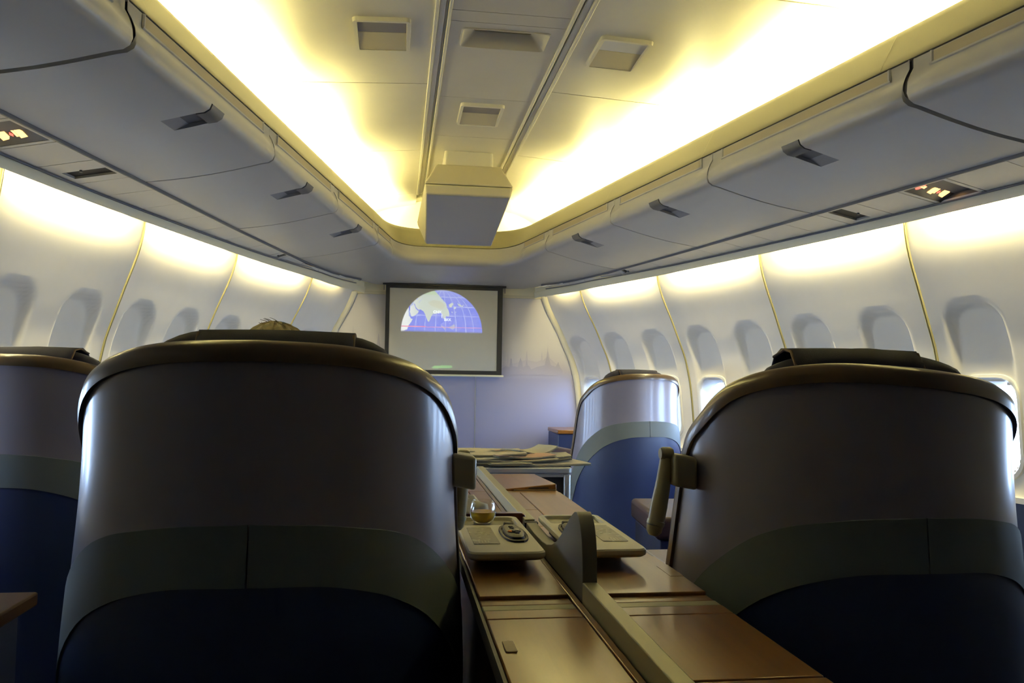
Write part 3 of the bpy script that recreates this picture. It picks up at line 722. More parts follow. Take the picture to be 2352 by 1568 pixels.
def seat(name, loc, rz, label, tilt=0, occupied=False):
    o = empty(name, loc, rz, label=label, cat='seat', group='first class shell seats')
    ss = frange(-LQ-.26, LQ+.26, .02)
    def P(s, off, z):
        p, n = plan(s); q = p+n*off; return Vector((q.x, q.y, z))
    rows = []
    for s in ss:
        zt_, zb_ = rim(s, tilt), max(.02, btop(s)-.012); zb_ = min(zb_, zt_-.02)
        row = [P(s, flare(zb_+(zt_-zb_)*k/14), zb_+(zt_-zb_)*k/14) for k in range(15)]
        row += [P(s, -.012, zt_+.001), P(s, -.035, zt_-.004)]+[P(s, -.038+.5*flare(zt_-(zt_-.1)*k/6), zt_-(zt_-.1)*k/6) for k in range(1, 7)]
        rows.append(row)
    MB().grid(rows).build('upper_shell', SHELL, o, smooth=60)
    rows = []
    for s in ss:
        zt_ = max(.03, min(bbot(s)+.01, rim(s, tilt)-.025)); rows.append([P(s, flare(.02+(zt_-.02)*k/12)+.001, .02+(zt_-.02)*k/12) for k in range(13)])
    MB().grid(rows).build('lower_shell', NAVYS, o, smooth=60, label='navy lower shell')
    for sg in (-1, 1):
        rows = []
        for s in [sg*x for x in frange(.0015, LQ+.26, .022)]:
            zt_, zb_ = min(btop(s), rim(s, tilt)-.02), min(bbot(s), rim(s, tilt)-.03); zb_ = min(zb_, zt_-.004)
            row = [P(s, flare(zt_)+.0005, zt_+.0005)]+[P(s, flare(zt_+(zb_-zt_)*k/8)+.005, zt_+(zb_-zt_)*k/8) for k in range(9)]+[P(s, flare(zb_)-.001, zb_-.0005)]
            rows.append(row)
        rows = [[Vector((p.x, p.y+.004, p.z)) for p in rows[0]]]+rows
        MB().grid(rows).build('trim_band', BANDM, o, smooth=60, label='grey green band half')
    # bronze rim swept along the edge
    rows = []
    sl = frange(-LQ-.25, LQ+.25, .012)
    for s in sl:
        z = rim(s, tilt); p, n = plan(s); zf = rim(s+.006, tilt)-rim(s-.006, tilt)
        t2 = plan(s+.006)[0]-plan(s-.006)[0]; T = Vector((t2.x, t2.y, zf)).normalized(); N = Vector((n.x, n.y, 0)); U = N.cross(T).normalized()
        if U.z < 0: U = -U
        c = Vector((p.x, p.y, z))+N*(flare(z)-.008)
        k = 1.0
        sec = [(.016, -.026), (.018, -.012), (.014, .004), (.004, .012), (-.012, .012), (-.022, .004), (-.024, -.012), (-.02, -.02)]
        rows.append([c+N*a*k+U*b*k for a, b in sec])
    MB().loft(rows).build('rim_trim', RIMM, o, smooth=50)
    # upholstery inside the shell
    def pillow(x0, x1, y0, y1, z0, z1, tiltx, name, mt, bev, at=(0, 0, 0), lab=None):
        q = MB(); R = Matrix.Rotation(tiltx, 3, 'X'); q.box((x0, y0, z0), (x1, y1, z1), R=R, at=at); return q.build(name, mt, o, bevel=bev, seg=4, label=lab)
    pillow(-.27, .27, .28, 1.37, .31, .50, 0, 'seat_cushion', LEATHER, .08)
    pillow(-.27, .27, -.07, .06, 0, .62, .16, 'back_cushion', LEATHER, .05, at=(0, .36, .44))
    for sg in (-1, 1):
        pillow(min(sg*.28, sg*.35), max(sg*.28, sg*.35), .42, .95, .12, .60, 0, 'armrest', LEATHER, .02)
    pillow(-.25, .25, .32, 1.2, .03, .30, 0, 'base', NAVYS, .01)
    # headrest cushion, domed top
    rows = []
    for k in range(25):
        u = -1+k/12; x = .262*u; top = 1.170-.010*u*u-.062*abs(u)**4.5+.006*math.sin(5*u+loc[0]*3)-(.02*max(0, abs(u)-.85)/.15); top += tilt*(-.012)
        h = .022+.026*math.sqrt(max(0, 1-u*u)); yc = .20
        sec = [(yc-h, .86), (yc-h-.004, 1.0), (yc-h, top-.05), (yc-h*.75, top-.014), (yc-h*.3, top), (yc+h*.4, top-.002), (yc+h, top-.02), (yc+h+.02, top-.06), (yc+h+.03, 1.0), (yc+h+.02, .86)]
        rows.append([Vector((x, y, z)) for y, z in sec])
    MB().loft(rows).build('headrest', NAVYF, o, smooth=60, label='dark navy headrest cushion')
    rows = []
    for k in range(13):
        u = -1+k/6; x = .147*u+.012-.05*tilt; top = 1.1665-.005*u*u+tilt*(-.012); h = .052; yc = .20; lift = .002*abs(u)**3
        sec = [(yc-h-.003, top-.055), (yc-h*.9, top-.018), (yc-h*.45, top+.004+lift), (yc+h*.3, top+.006+lift), (yc+h*.9, top-.008), (yc+h+.02, top-.05), (yc+h+.036, 1.0), (yc+h+.036, .9)]
        rows.append([Vector((x, y, z)) for y, z in sec])
    q = MB(); q.grid(rows); hc = q.build('headrest_cover', NAVYF, o, smooth=60, label='dark draped headrest cloth')
    md = hc.modifiers.new('th', 'SOLIDIFY'); md.thickness = .004; md.offset = 1
    for u in (-1, 1):
        x = .147*u+.012-.05*tilt; top = 1.1665-.005+tilt*(-.012); q = MB(); q.tube([(x, .2-.052, top-.03), (x, .2-.03, top+.003), (x, .2, top+.008), (x, .25, top-.006)], .0035, 8); q.build('hem', CLOTHE, o, smooth=60)
    return o
seat('shell_seat', (-.704, 1.43, 0), 0, 'large shell seat left of the console, seen from behind, blond head above it')
seat('shell_seat', (.559, 1.43, 0), 0, 'large shell seat right of the console, seen from behind, empty', tilt=1)
a_ = math.radians(13)
seat('shell_seat', (1.21, 5.16, 0), a_, 'small distant shell seat beside the right windows, lit lavender')
seat('shell_seat', (-1.73, 2.74, 0), -math.radians(11), 'shell seat beside the left windows, cut by the left edge of the photo')

# ------------------------------------------------------------------ reading lamps on the seats
def reading_lamp(loc, sg, label, behind=False):
    o = empty('reading_lamp', loc, 0, label=label, cat='reading lamp', group='swivel reading lamps on the seat sides')
    # local x: sg points from the seat towards the console; the block spans x 0..sg*.055
    a, b = sorted((-.004*sg, .05*sg))
    q = MB(); q.hexa([(a, -.045, -.045), (b, -.04, -.055), (b, .04, -.055), (a, .045, -.045)], [(a, -.045, .024), (b, -.04, .016), (b, .04, .016), (a, .045, .024)]); q.build('mount', LAMPM, o, bevel=.008, seg=3)
    dx, hy, ls = (.058*sg, -.012, sg) if not behind else (.030*sg, .062, -.45*sg)
    q = MB(); q.lathe([(0, -.014), (.012, -.014), (.015, -.008), (.015, .008), (.012, .014), (0, .014)], 16)
    kn = q.build('hinge', LAMPM, o, smooth=40, loc=(dx, hy, .022 if not behind else .008)); kn.rotation_euler = (0, PI/2, 0)
    pts = [(dx+a*ls, hy, z) for a, z in ((0, .03 if not behind else .012), (.002, 0), (.008, -.05), (.016, -.09), (.022, -.122))]
    MB().tube(pts, [.011, .0135, .0165, .0185, .018], 20).build('arm', LAMPM, o, smooth=50)
    pts = [(dx+a*ls, hy, z) for a, z in ((.022, -.1225), (.0243, -.131))]
    MB().tube(pts, [.0195, .0195], 20).build('collar', OLIVE, o, smooth=50)
    pts = [(dx+a*ls, hy, z) for a, z in ((.0245, -.132), (.027, -.146), (.0285, -.154))]
    MB().tube(pts, [.0182, .0165, .010], 20).build('lamp_head', LAMPM, o, smooth=50)
reading_lamp((.186, 1.70, .905), -1, 'reading lamp hanging from the left side of the right seat')
reading_lamp((-.338, 1.73, .903), 1, 'reading lamp hanging from the right side of the left seat, partly hidden', behind=True)

# ------------------------------------------------------------------ centre console
cs = empty('centre_console', (-.08, 2, 0), label='long wooden centre console between the seats with metal divider', cat='console')
off = Vector(cs.location); ZT_ = .68; XL, XR, XD0, XD1 = -.302, .138, -.113, -.085
MB().box(V(XL+.01, .45, .01), V(XR-.01, 3.44, ZT_-.018)).build('body', WOODD, cs, bevel=.006)
def wp(x0, x1, y0, y1, z=ZT_, mt=WOOD, name='wood_panel', th=.018, bev=.0025, par=None, **k):
    return MB().box(V(x0+.0012, y0+.0012, z-th), V(x1-.0012, y1-.0012, z)).build(name, mt, par or cs, bevel=bev, **k)
for (x0, x1) in ((XL, XD0-.018), (XD1+.002, XR)):
    wp(x0, x1, .45, 1.048); wp(x0, x1, 1.05, 1.352)
    wp(x0, x1, 1.352, 1.404); wp(x0, x1, 1.438, 1.478, z=ZT_-.002)
    wp(x0, x1, 1.478, 1.79, z=ZT_+.004); wp(x0, x1, 1.79, 2.20)
    wp(x0, x1, 1.404, 1.438, z=ZT_-.001, mt=OLIVE, name='metal_strip')
wp(XD0-.018, XD0-.0015, .45, 3.4, z=ZT_-.001)      # narrow strip beside the divider
for y0, y1 in ((2.2, 2.484), (2.484, 2.875)): wp(XD1+.002, -.012, y0, y1)
wp(-.012, XR, 2.2, 2.875); wp(XD1+.002, XR, 2.875, 2.93, z=ZT_-.002)
wp(XL, -.196, 2.2, 2.90); wp(-.196, XD0-.018, 2.2, 2.90); wp(XL, XD0-.018, 2.90, 3.43)
q = MB()      # lifted lid at the far right, its near edge proud of the top
q.hexa([V(XD1+.004, 2.935, ZT_-.01), V(XR-.002, 2.935, ZT_-.01), V(XR-.002, 3.43, ZT_-.01), V(XD1+.004, 3.43, ZT_-.01)], [V(XD1+.004, 2.935, ZT_+.001), V(XR-.002, 2.935, ZT_+.022), V(XR-.002, 3.43, ZT_+.002), V(XD1+.004, 3.43, ZT_+.001)])
ld = q.build('lid', WOOD, cs, bevel=.004)
MB().box(V(.03, 2.932, ZT_+.005), V(.105, 2.936, ZT_+.0085)).build('finger_slot', DARK, ld)
MB().box(V(XD1+.06, 2.929, ZT_-.001), V(XR-.004, 2.934, ZT_+.0015)).build('metal_edge', OLIVE, cs)
# divider: bars and the fin
for y0, y1 in ((.45, 1.452), (2.125, 3.445)):
    MB().box(V(XD0, y0, ZT_-.01), V(XD1, y1, .713)).build('divider_bar', OLIVE, cs, bevel=.002)
MB().box(V(XD0-.004, 2.10, ZT_-.004), V(XD1+.004, 2.122, .708)).build('divider_gap', DARK, cs)
fin = [(1.45, .675), (1.449, .713), (1.453, .76), (1.460, .79), (1.472, .812), (1.488, .827), (1.505, .833), (1.525, .830), (1.548, .820), (1.575, .806), (1.61, .785), (1.65, .762), (1.70, .738), (1.75, .722), (1.81, .710), (1.87, .705), (1.95, .704), (2.03, .706), (2.098, .708), (2.1, .675)]
MB().prism([(y-off.y, z-off.z) for y, z in fin], 0, XD0-off.x, XD1-off.x).build('fin', OLIVED, cs, smooth=25, bevel=.0015, label='grey fin-shaped privacy divider')
MB().box(V(XL-.006, .45, ZT_-.03), V(XL-.0005, 3.43, ZT_-.002)).build('edge_trim', OLIVED, cs)
# corner latch plate and worn patch
q = MB(); q.prism([(.108-off.x, 1.60-off.y), (.136-off.x, 1.60-off.y), (.136-off.x, 1.70-off.y), (.125-off.x, 1.71-off.y), (.108-off.x, 1.69-off.y)], 2, ZT_+.003, ZT_+.0046); q.build('latch_plate', WOOD, cs)
q = MB(); q.prism([(u-off.x, v-off.y) for u, v in rrect(-.29, 1.185, -.272, 1.235, .005)], 2, ZT_, ZT_+.002); q.build('push_button', mat('push_plate', (.62, .50, .26), .4), cs, bevel=.0008)
# raised mahogany table edge behind the left tray
q = MB(); q.prism([(u-off.x, v) for u, v in rrect(-.30, .682, -.104, .722, .012)], 1, 2.165-off.y, 2.195-off.y); q.build('table_leaf', WOODD, cs, bevel=.003)

# ------------------------------------------------------------------ control trays, handsets
CARD = mat('tray_card', (.19, .175, .115), .45); n_ = CARD.node_tree.nodes; l_ = CARD.node_tree.links; b_ = n_['Principled BSDF']
t_ = n_.new('ShaderNodeTexCoord'); v_ = n_.new('ShaderNodeTexNoise'); v_.inputs['Scale'].default_value = 55; v_.inputs['Detail'].default_value = 3
r_ = n_.new('ShaderNodeValToRGB'); r_.color_ramp.elements[0].position = .60; r_.color_ramp.elements[1].position = .66
r_.color_ramp.elements[0].color = (.19, .175, .115, 1); r_.color_ramp.elements[1].color = (.38, .37, .29, 1)
l_.new(t_.outputs['Object'], v_.inputs['Vector']); l_.new(v_.outputs['Fac'], r_.inputs[0]); l_.new(r_.outputs[0], b_.inputs['Base Color'])
PRINT = mat('card_print', (.45, .43, .33), .5)
def tray(x0, x1, y0, y1, mir, label):
    cx, cy = (x0+x1)/2, (y0+y1)/2; w, d = (x1-x0)/2, (y1-y0)/2
    o = empty('control_tray', (cx, cy, ZT_+.004), 0, label=label, cat='tray', group='putty coloured control trays on the console')
    zt2, zb2 = .042, .024
    rec = rrect(-w+.014, .092, w-.014, d-.02, .012); ou = rrect(-w, -d, w, d, .022)
    # top with a recess: outer skirt, then rim to the recess
    q = MB(); rings = [[(u*.93, v*.97, zb2) for u, v in ou], [(u*.985, v*.993, zb2+.004) for u, v in ou], [(u, v, zt2-.010) for u, v in ou], [(u*.99, v*.996, zt2-.003) for u, v in ou], [(u*.955, v*.98, zt2) for u, v in ou]]
    q.grid(rings, True)
    n4 = len(rec); q.grid([[(u*.955, v*.98, zt2) for u, v in ou], [(u, v, zt2) for u, v in rec], [(u*.97, .5*(.092+d-.02)+(v-.5*(.092+d-.02))*.95, zt2-.008) for u, v in rec]], True)
    q.build('body', TRAYM, o, smooth=35)
    q = MB(); q.prism([(u*.975, .5*(.092+d-.02)+(v-.5*(.092+d-.02))*.955) for u, v in rec], 2, zt2-.010, zt2-.0078); q.build('recess_mat', TRAYD, o)
    MB().box((-w*.7, -d*.38, 0), (w*.75, d*.8, zb2)).build('underframe', OLIVED, o)
    ca_, cb_ = (-w+.02, -.005) if mir > 0 else (.005-.0, w-.02)
    q = MB(); q.prism(rrect(ca_, -d+.085, cb_, .0575, .004), 2, zt2-.0005, zt2+.0012); cd_ = q.build('card', CARD, o, label='olive printed card with map and text lines')
    for k in range(4):
        xx = ca_+.012+.007*k if mir > 0 else cb_-.035+.007*k
        MB().box((xx, -d+.095, zt2+.001), (xx+.0022, -d+.125-.006*(k % 2), zt2+.0015)).build('text_line', PRINT, cd_)
    px = cb_-.014 if mir > 0 else ca_+.012
    MB().box((px-.008, -d+.088, zt2+.001), (px+.008, -d+.094, zt2+.0016)).build('text_line', PRINT, cd_)
    fx_ = (ca_+cb_)/2
    for k in range(9):
        a = k*2.4; rr = .004+.0026*k
        MB().box((fx_+rr*math.cos(a)-.003, -.02+rr*1.4*math.sin(a)-.002, zt2+.001), (fx_+rr*math.cos(a)+.003, -.02+rr*1.4*math.sin(a)+.002, zt2+.0015)).build('emblem_print', PRINT, cd_)
    hx0, hx1 = (.008, w-.014) if mir > 0 else (-w+.014, -.008)
    hxc = (hx0+hx1)/2; hw_ = (hx1-hx0)/2
    h = empty('handset', (cx+hxc, cy-d+.195, ZT_+.004+zt2), 0, label='black control handset set in the %s tray of the console' % ('left' if mir > 0 else 'right'), cat='remote control', group='black handsets in the trays')
    L2 = .098
    def oval(k, kk=1.0): return [(hw_*k*(1-.18*abs(v)**2.2)*u, L2*kk*v) for u, v in [(math.copysign(abs(math.cos(2*PI*i/28))**.55, math.cos(2*PI*i/28)), math.copysign(abs(math.sin(2*PI*i/28))**.7, math.sin(2*PI*i/28))) for i in range(28)]]
    q = MB(); q.grid([[(u, v, -.001) for u, v in oval(1)], [(u, v, .004) for u, v in oval(.98, .99)], [(u, v, .004) for u, v in oval(.80, .86)], [(u, v, .0005) for u, v in oval(.76, .83)]], True); q.build('cradle', BLACKP, h, smooth=30)
    q = MB(); q.loft([[(u, v, -.001) for u, v in oval(.72, .80)], [(u, v, .008) for u, v in oval(.71, .79)], [(u, v, .011) for u, v in oval(.62, .72)]]); q.build('handset_body', mat('handset_grey', (.04, .036, .028), .55, spec=.2), h, smooth=40)
    MB().box((-.012, L2*.70, .0), (.012, L2*.9, .013)).build('clip', BLACKP, h, bevel=.003)
    for i, (bx, by, bm) in enumerate([(-.012, -.030, 'o'), (-.002, -.032, 'k'), (.008, -.030, 'k'), (.003, -.046, 'k'), (-.008, -.012, 'g'), (.006, -.012, 'g'), (-.002, .03, 'k'), (-.002, .012, 'k')]):
        mt_ = {'o': mat('button_orange', (.75, .25, .04), .4), 'k': DARK, 'g': mat('button_grey', (.3, .29, .24), .35)}[bm]
        q = MB(); q.lathe([(.0055, .0), (.0055, .0028), (.004, .0035), (.0001, .0035)], 12, at=(bx, by, .0105)); q.build('button', mt_, h, smooth=40)
    return o
tray(-.306, -.140, 1.655, 2.10, 1, 'putty control tray on the left of the console under a glass')
tray(-.082, .083, 1.665, 2.115, -1, 'putty control tray on the right of the console behind the fin')

# glass of juice
gz = ZT_+.004+.042-.0076
gx, gy = -.236, 2.035
g = empty('juice_glass', (gx, gy, gz), label='small rounded glass half full of yellow juice on the left tray', cat='glass')
GL = bpy.data.materials.new('clear_glass'); GL.use_nodes = True; n_ = GL.node_tree.nodes; l_ = GL.node_tree.links; n_.remove(n_['Principled BSDF'])
tr = n_.new('ShaderNodeBsdfTransparent'); gl = n_.new('ShaderNodeBsdfGlossy'); gl.inputs['Roughness'].default_value = .04; mx = n_.new('ShaderNodeMixShader'); lw = n_.new('ShaderNodeLayerWeight'); lw.inputs[0].default_value = .15
tr.inputs[0].default_value = (.95, .96, .95, 1); l_.new(lw.outputs['Facing'], mx.inputs[0]); l_.new(tr.outputs[0], mx.inputs[1]); l_.new(gl.outputs[0], mx.inputs[2]); l_.new(mx.outputs[0], n_['Material Output'].inputs[0])
JU = mat('juice', (.80, .46, .01), .25)
JU.node_tree.nodes['Principled BSDF'].inputs['Transmission Weight'].default_value = .25
pr = [(.0, .0), (.017, .0), (.026, .006), (.0315, .016), (.0335, .027), (.0325, .040), (.029, .052), (.0265, .0585), (.0258, .0590), (.0252, .0585), (.0276, .051), (.031, .040), (.0318, .027), (.0298, .017), (.0245, .0085), (.016, .004), (0, .004)]
MB().lathe(pr, 40).build('bowl', GL, g, smooth=80)
jr = [(0, .0045), (.0158, .0045), (.0242, .009), (.0294, .017), (.0313, .026), (.0310, .031), (0, .031)]
MB().lathe(jr, 40).build('juice', JU, g, smooth=40, label='yellow juice')

# crumpled napkin behind the glass
q = MB(); rows = []
random.seed(3)
for j in range(9):
    v = j/8*PI; row = []
    for i in range(22):
        u = i/22*2*PI; k = 1+.16*math.sin(3*u+2*v)+.10*math.sin(5*u-3*v+1)+.08*math.sin(2*v*3+u)
        row.append((-.262+.058*k*math.sin(v)*math.cos(u), 2.29+.045*k*math.sin(v)*math.sin(u), max(ZT_+.002, ZT_+.034+.034*k*math.cos(v))))
    rows.append(row)
MB().grid(rows, True).build('napkin', mat('napkin_cream', (.70, .66, .52), .85), smooth=70, label='crumpled cream cloth napkin on the console behind the glass', cat='napkin')

# ------------------------------------------------------------------ trolley with newspapers
tl = empty('service_trolley', (.01, 4.0, 0), label='low silver service trolley with dark panel beyond the console, newspapers on top', cat='trolley')
off = Vector(tl.location)
tx0, tx1, ty0, ty1, tz = -.40, .372, 3.76, 4.28, .672
q = MB(); q.prism([(u-off.x, v-off.y) for u, v in rrect(tx0, ty0-.005, tx1+.005, ty1, .02)], 2, tz-.028, tz); q.build('top', STEEL, tl, bevel=.006, seg=3)
for x in (tx0, tx1-.034):
    for y in (ty0, ty1-.034): MB().box(V(x, y, .08), V(x+.034, y+.034, tz-.031)).build('post', STEEL, tl, bevel=.010, seg=3)
MB().box(V(tx0+.034, ty0+.004, tz-.045), V(tx1-.034, ty0+.02, tz-.031)).build('rail', STEEL, tl)
MB().box(V(tx0+.034, ty0+.012, .09), V(tx1-.034, ty0+.022, tz-.045)).build('door', mat('trolley_door', (.012, .013, .018), .4), tl)
MB().box(V(tx1-.012, ty0+.04, .09), V(tx1-.004, ty1-.04, tz-.04)).build('side_panel', STEEL, tl)
MB().box(V(tx1+.0, ty0+.012, .54), V(tx1+.005, ty0+.03, .585)).build('catch', STEEL, tl)
MB().box(V(tx0, ty0, .07), V(tx1, ty1, .10)).build('bottom', STEEL, tl)
for x in (tx0+.04, tx1-.04):
    for y in (ty0+.05, ty1-.05):
        q = MB(); q.lathe([(0, -.012), (.03, -.012), (.035, -.006), (.035, .006), (.03, .012), (0, .012)], 16); w_ = q.build('castor', BLACKP, tl, smooth=40, loc=V(x, y, .035)); w_.rotation_euler = (0, PI/2, 0)

def newsmat(name, base, ink, sx_, sy_, tint=None):
    M = mat(name, base, .9); n = M.node_tree.nodes; l = M.node_tree.links; b = n['Principled BSDF']
    t = n.new('ShaderNodeTexCoord'); mp_ = n.new('ShaderNodeMapping'); mp_.inputs['Scale'].default_value = (sx_, sy_, 1)
    br = n.new('ShaderNodeTexBrick'); br.inputs['Color1'].default_value = (*ink, 1); br.inputs['Color2'].default_value = (*[i*.6+bb*.4 for i, bb in zip(ink, base)], 1); br.inputs['Mortar'].default_value = (*base, 1)
    br.inputs['Scale'].default_value = 6; br.inputs['Mortar Size'].default_value = .05; br.inputs['Row Height'].default_value = .12; br.inputs['Brick Width'].default_value = .8
    l.new(t.outputs['Object'], mp_.inputs[0]); l.new(mp_.outputs[0], br.inputs['Vector']); l.new(br.outputs['Color'], b.inputs['Base Color'])
    return M
NEWS = [newsmat('newsprint_grey', (.46, .44, .34), (.22, .21, .17), 4, 5), newsmat('newsprint_warm', (.52, .46, .32), (.32, .28, .2), 3, 6), newsmat('newsprint_pink', (.52, .34, .26), (.30, .20, .15), 4, 4)]
PAGE = mat('page_edges', (.30, .28, .21), .9)
def newspaper(cx, cy, z, w, d, th, rz, bend, mi, label, lift=0):
    o = empty('newspaper', (cx, cy, z), rz, label=label, cat='newspaper', group='folded newspapers on the trolley')
    def H(u, v): return bend*(u*u)*.5+lift*max(0, u-.2)**1.5+.003*math.sin(3*u+2*v)
    layers = 4
    for k in range(layers):
        z0_, z1_ = th*k/layers, th*(k+1)/layers-.0012; sh = .006*math.sin(k*2.3+cx*9)
        top = []; bot = []
        us = [-1+.2*i for i in range(11)]
        rows = []
        for v in (-1, -.3, .4, 1):
            rows.append([(u*w/2+sh, v*d/2+sh*.7, H(u, v)+z1_) for u in us])
        q = MB(); q.grid(rows); q.grid([[(x, y, zz-(z1_-z0_)) for x, y, zz in r] for r in rows])
        for r in (rows[0], rows[-1]): q.grid([r, [(x, y, zz-(z1_-z0_)) for x, y, zz in r]])
        for c_ in (0, -1): q.grid([[r[c_] for r in rows], [(r[c_][0], r[c_][1], r[c_][2]-(z1_-z0_)) for r in rows]])
        q.build('page_section', NEWS[mi] if k == layers-1 else PAGE, o, smooth=20)
    return o
zt0 = tz+.001
newspaper(-.06, 3.99, zt0, .58, .40, .012, .05, -.004, 0, 'lowest newspaper spread flat across the left end of the trolley top')
newspaper(.215, 3.93, zt0+.003, .50, .30, .012, .12, .008, 1, 'pale newspaper sticking out over the right end of the trolley', lift=-.008)
newspaper(-.04, 3.90, zt0+.013, .46, .24, .010, -.06, -.010, 0, 'folded newspaper sagging over the front edge of the trolley')
newspaper(.08, 3.94, zt0+.020, .46, .28, .010, .09, .009, 1, 'folded newspaper in the middle of the pile under the pinkish page')
newspaper(.27, 4.01, zt0+.017, .28, .26, .022, -.10, .014, 0, 'thick folded newspaper with curled right edge in the pile')
newspaper(-.10, 3.95, zt0+.027, .40, .26, .010, .03, .012, 0, 'grey folded newspaper at the left of the pile below the topmost')
newspaper(.15, 3.94, zt0+.034, .30, .22, .010, .20, .012, 2, 'newspaper with a pinkish page near the top of the pile')
newspaper(.22, 4.08, zt0+.038, .22, .20, .011, .34, .03, 0, 'newspaper with its corner lifted at the top right of the pile', lift=.022)
tp = newspaper(-.05, 4.05, zt0+.038, .46, .34, .014, -.03, .010, 1, 'topmost pale newspaper with a dark drawing on the left of the pile')
def ph(u, v): return .014+.010*u*u*.5+.003*math.sin(3*u+2*v)+.0012
def print_blob(cx, cy, pts, mt):
    q = MB(); q.add([(cx+a, cy+b, ph((cx+a)/.23, (cy+b)/.17)+.0008) for a, b in pts], [tuple(range(len(pts)))]); q.build('picture_print', mt, tp)
INK = mat('news_ink', (.09, .09, .09), .9)
print_blob(.10, -.02, [(-.07, -.02), (-.03, .0), (-.05, .03), (0, .02), (.03, .05), (.04, .02), (.075, .0), (.03, -.025)], INK)
print_blob(-.03, -.03, [(-.02, -.02), (.012, -.01), (.018, .02), (-.008, .03)], INK)
print_blob(.10, -.012, [(-.02, -.006), (.012, -.004), (.018, .01), (-.01, .012)], mat('news_orange', (.55, .17, .06), .9))

# ------------------------------------------------------------------ ottoman, front cabinet, left side console
ot = empty('ottoman', (.90, 3.50, 0), -.10, label='brown leather ottoman with blue base ahead of the right seat', cat='ottoman')
MB().box((-.22, -.16, .40), (.26, .43, .50)).build('cushion', LEATHER, ot, bevel=.02, seg=3)
MB().box((-.20, -.14, .0), (.25, .41, .398)).build('base', NAVYS, ot, bevel=.008, label='blue base')
cb = empty('front_cabinet', (1.03, 6.78, 0), label='blue cabinet with wooden top by the front wall, beside the distant seat', cat='cabinet')
MB().box((-.135, -.12, 0), (.14, .32, .64)).build('body', NAVYS, cb, bevel=.006)
MB().box((-.14, -.13, .641), (.145, .33, .675)).build('top', WOOD, cb, bevel=.006)
MB().box((-.11, -.124, .10), (.12, -.121, .52)).build('recess_panel', DARK, cb)
sd = empty('side_console', (-1.5, 1.4, 0), label='low wooden side console at the bottom left corner of the photo', cat='console')
MB().box((-.27, -.6, .57), (.265, .52, .60)).build('top', mat('side_console_wood', (.03, .012, .005), .7, spec=.1), sd, bevel=.005)
MB().box((-.25, -.58, .0), (.235, .50, .569)).build('body', NAVYS, sd, bevel=.006)

# ------------------------------------------------------------------ the passenger in the left seat
def skin_chain(name, verts, edges, radii, root, material, parent=None, sub=2):
    me = bpy.data.meshes.new(name); me.from_pydata(verts, edges, []); me.update(); me.materials.append(material)
    o = bpy.data.objects.new(name, me); C.objects.link(o)
    if parent: o.parent = parent
    sk_ = o.modifiers.new('skin', 'SKIN'); sk_.use_smooth_shade = True
    lay = me.skin_vertices[0].data if me.skin_vertices else None
    if lay is None:
        b = bmesh.new(); b.from_mesh(me); b.verts.layers.skin.verify(); b.to_mesh(me); b.free(); lay = me.skin_vertices[0].data
    for i, r in enumerate(radii):
        lay[i].radius = r if isinstance(r, tuple) else (r, r); lay[i].use_root = (i == root)
    s2 = o.modifiers.new('sub', 'SUBSURF'); s2.levels = sub; s2.render_levels = sub
    return o
pe = empty('person', (-.742, 2.05, .434), label='seated passenger with blond hair, only the crown showing above the left seat', cat='person')
vs = [(0, -.02, .10), (0, -.06, .26), (0, -.10, .42), (0, -.12, .52), (0, -.135, .58), (0, -.15, .64), (0, -.155, .70)]
es = [(0, 1), (1, 2), (2, 3), (3, 4), (4, 5), (5, 6)]; ra = [(.15, .12), (.145, .11), (.15, .105), (.10, .07), (.052, .052), (.075, .085), (.07, .08)]
for sg in (-1, 1):
    b0 = len(vs); vs += [(sg*.17, -.11, .46), (sg*.22, .02, .27), (sg*.23, .22, .20), (sg*.22, .30, .19)]; es += [(2, b0), (b0, b0+1), (b0+1, b0+2), (b0+2, b0+3)]; ra += [.062, .045, .034, .026]
    hnd = len(vs); vs += [(sg*.215, .35, .185)]; es.append((b0+3, hnd)); ra.append((.035, .018))
    for k, (ox, ln) in enumerate(((-.027, .07), (-.009, .08), (.009, .075), (.027, .06))):
        f0 = len(vs); vs += [(sg*.215+ox, .385, .183), (sg*.215+ox*1.15, .385+ln*.55, .176), (sg*.215+ox*1.15, .385+ln, .160)]; es += [(hnd, f0), (f0, f0+1), (f0+1, f0+2)]; ra += [.009, .0085, .007]
    f0 = len(vs); vs += [(sg*.215-sg*.04, .345, .18), (sg*.215-sg*.055, .385, .172)]; es += [(hnd, f0), (f0, f0+1)]; ra += [.010, .008]
    b0 = len(vs); vs += [(sg*.09, .08, .09), (sg*.12, .42, .10), (sg*.12, .50, -.10), (sg*.12, .52, -.38), (sg*.13, .64, -.43)]; es += [(0, b0), (b0, b0+1), (b0+1, b0+2), (b0+2, b0+3), (b0+3, b0+4)]; ra += [.085, .065, .058, .042, .034]
body = skin_chain('body', vs, es, ra, 0, SHIRT, pe)
hc = Vector((0, -.135, .655))
rows = []
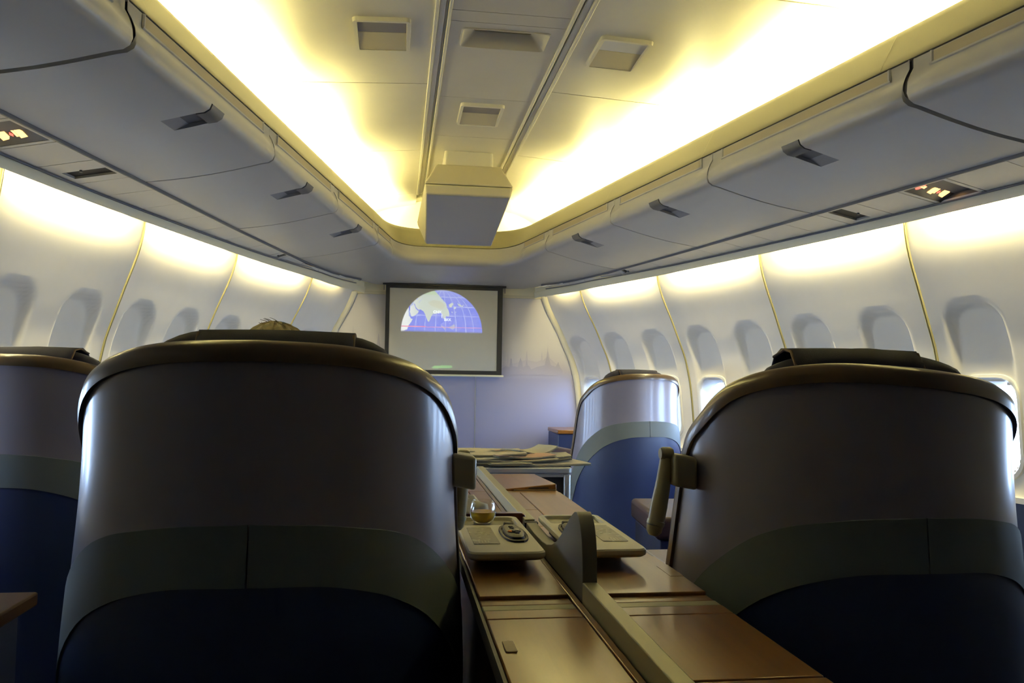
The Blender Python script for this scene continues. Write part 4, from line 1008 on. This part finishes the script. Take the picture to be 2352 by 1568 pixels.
for j in range(17):
    v = j/16*PI; row = []
    for i in range(28):
        u = i/28*2*PI
        x = .076*math.sin(v)*math.cos(u); y = .094*math.sin(v)*math.sin(u); z = .112*math.cos(v)
        if z < 0: x *= 1-.22*(-z/.112); y *= 1-.15*(-z/.112)
        nose = math.exp(-((u-PI/2)/.16)**2-((z+.012)/.022)**2)*.020; y += nose
        y += math.exp(-((u-PI/2)/.3)**2-((z+.055)/.012)**2)*.005-math.exp(-(((abs(u-PI/2)-.38)/.16)**2)-((z-.008)/.014)**2)*.006
        row.append(hc+Vector((x, y, z)))
    rows.append(row)
hd = MB().grid(rows, True).build('head', SKIN, pe, smooth=80)
for sg in (-1, 1):
    q = MB(); q.lathe([(0, -.009), (.006, -.006), (.009, 0), (.006, .006), (0, .009)], 12, at=hc+Vector((sg*.029, .083, .008))); q.build('eye', mat('eye', (.8, .8, .8), .2), hd, smooth=80)
    q = MB(); q.tube([hc+Vector((sg*.074, .0, .022)), hc+Vector((sg*.086, -.006, .012)), hc+Vector((sg*.084, -.004, -.012)), hc+Vector((sg*.073, .004, -.026))], [.006, .010, .009, .005], 8); q.build('ear', SKIN, hd, smooth=80)
MB().tube([hc+Vector((-.022, .083, -.053)), hc+Vector((0, .089, -.055)), hc+Vector((.022, .083, -.053))], [.002, .004, .002], 8).build('mouth', mat('lips', (.45, .18, .15), .5), hd, smooth=80)
rows = []
for j in range(22):
    v = j/21*PI*.62; row = []
    for i in range(72):
        u = i/72*2*PI
        fr_ = max(0, math.sin(u)); k = 1+.012*math.sin(29*u+6*v)+.01*math.sin(17*u-9*v+2)+.012*math.sin(7*u+4*v)
        vv = v*(1-.33*fr_)
        row.append(hc+Vector((.094*k*math.sin(vv)*math.cos(u), -.006+.108*k*math.sin(vv)*math.sin(u), .121*k*math.copysign(abs(math.cos(vv))**.9, math.cos(vv)))))
    rows.append(row)
MB().grid(rows, True).build('hair', HAIR, hd, smooth=50, label='short tousled blond hair')
q = MB()
for k in range(26):
    a = random.uniform(0, 2*PI); v = random.uniform(.05, .8); d0 = Vector((.087*math.sin(v)*math.cos(a), .103*math.sin(v)*math.sin(a), .124*math.cos(v)))
    tdir = Vector((-math.sin(a), math.cos(a), -.2))*random.choice((-1, 1))
    q.tube([hc+d0*.98, hc+d0*1.005+tdir*.012, hc+d0*1.012+tdir*.026], [.001, .0008, .0004], 4)
q.build('loose_strands', HAIR, hd, kind='stuff')
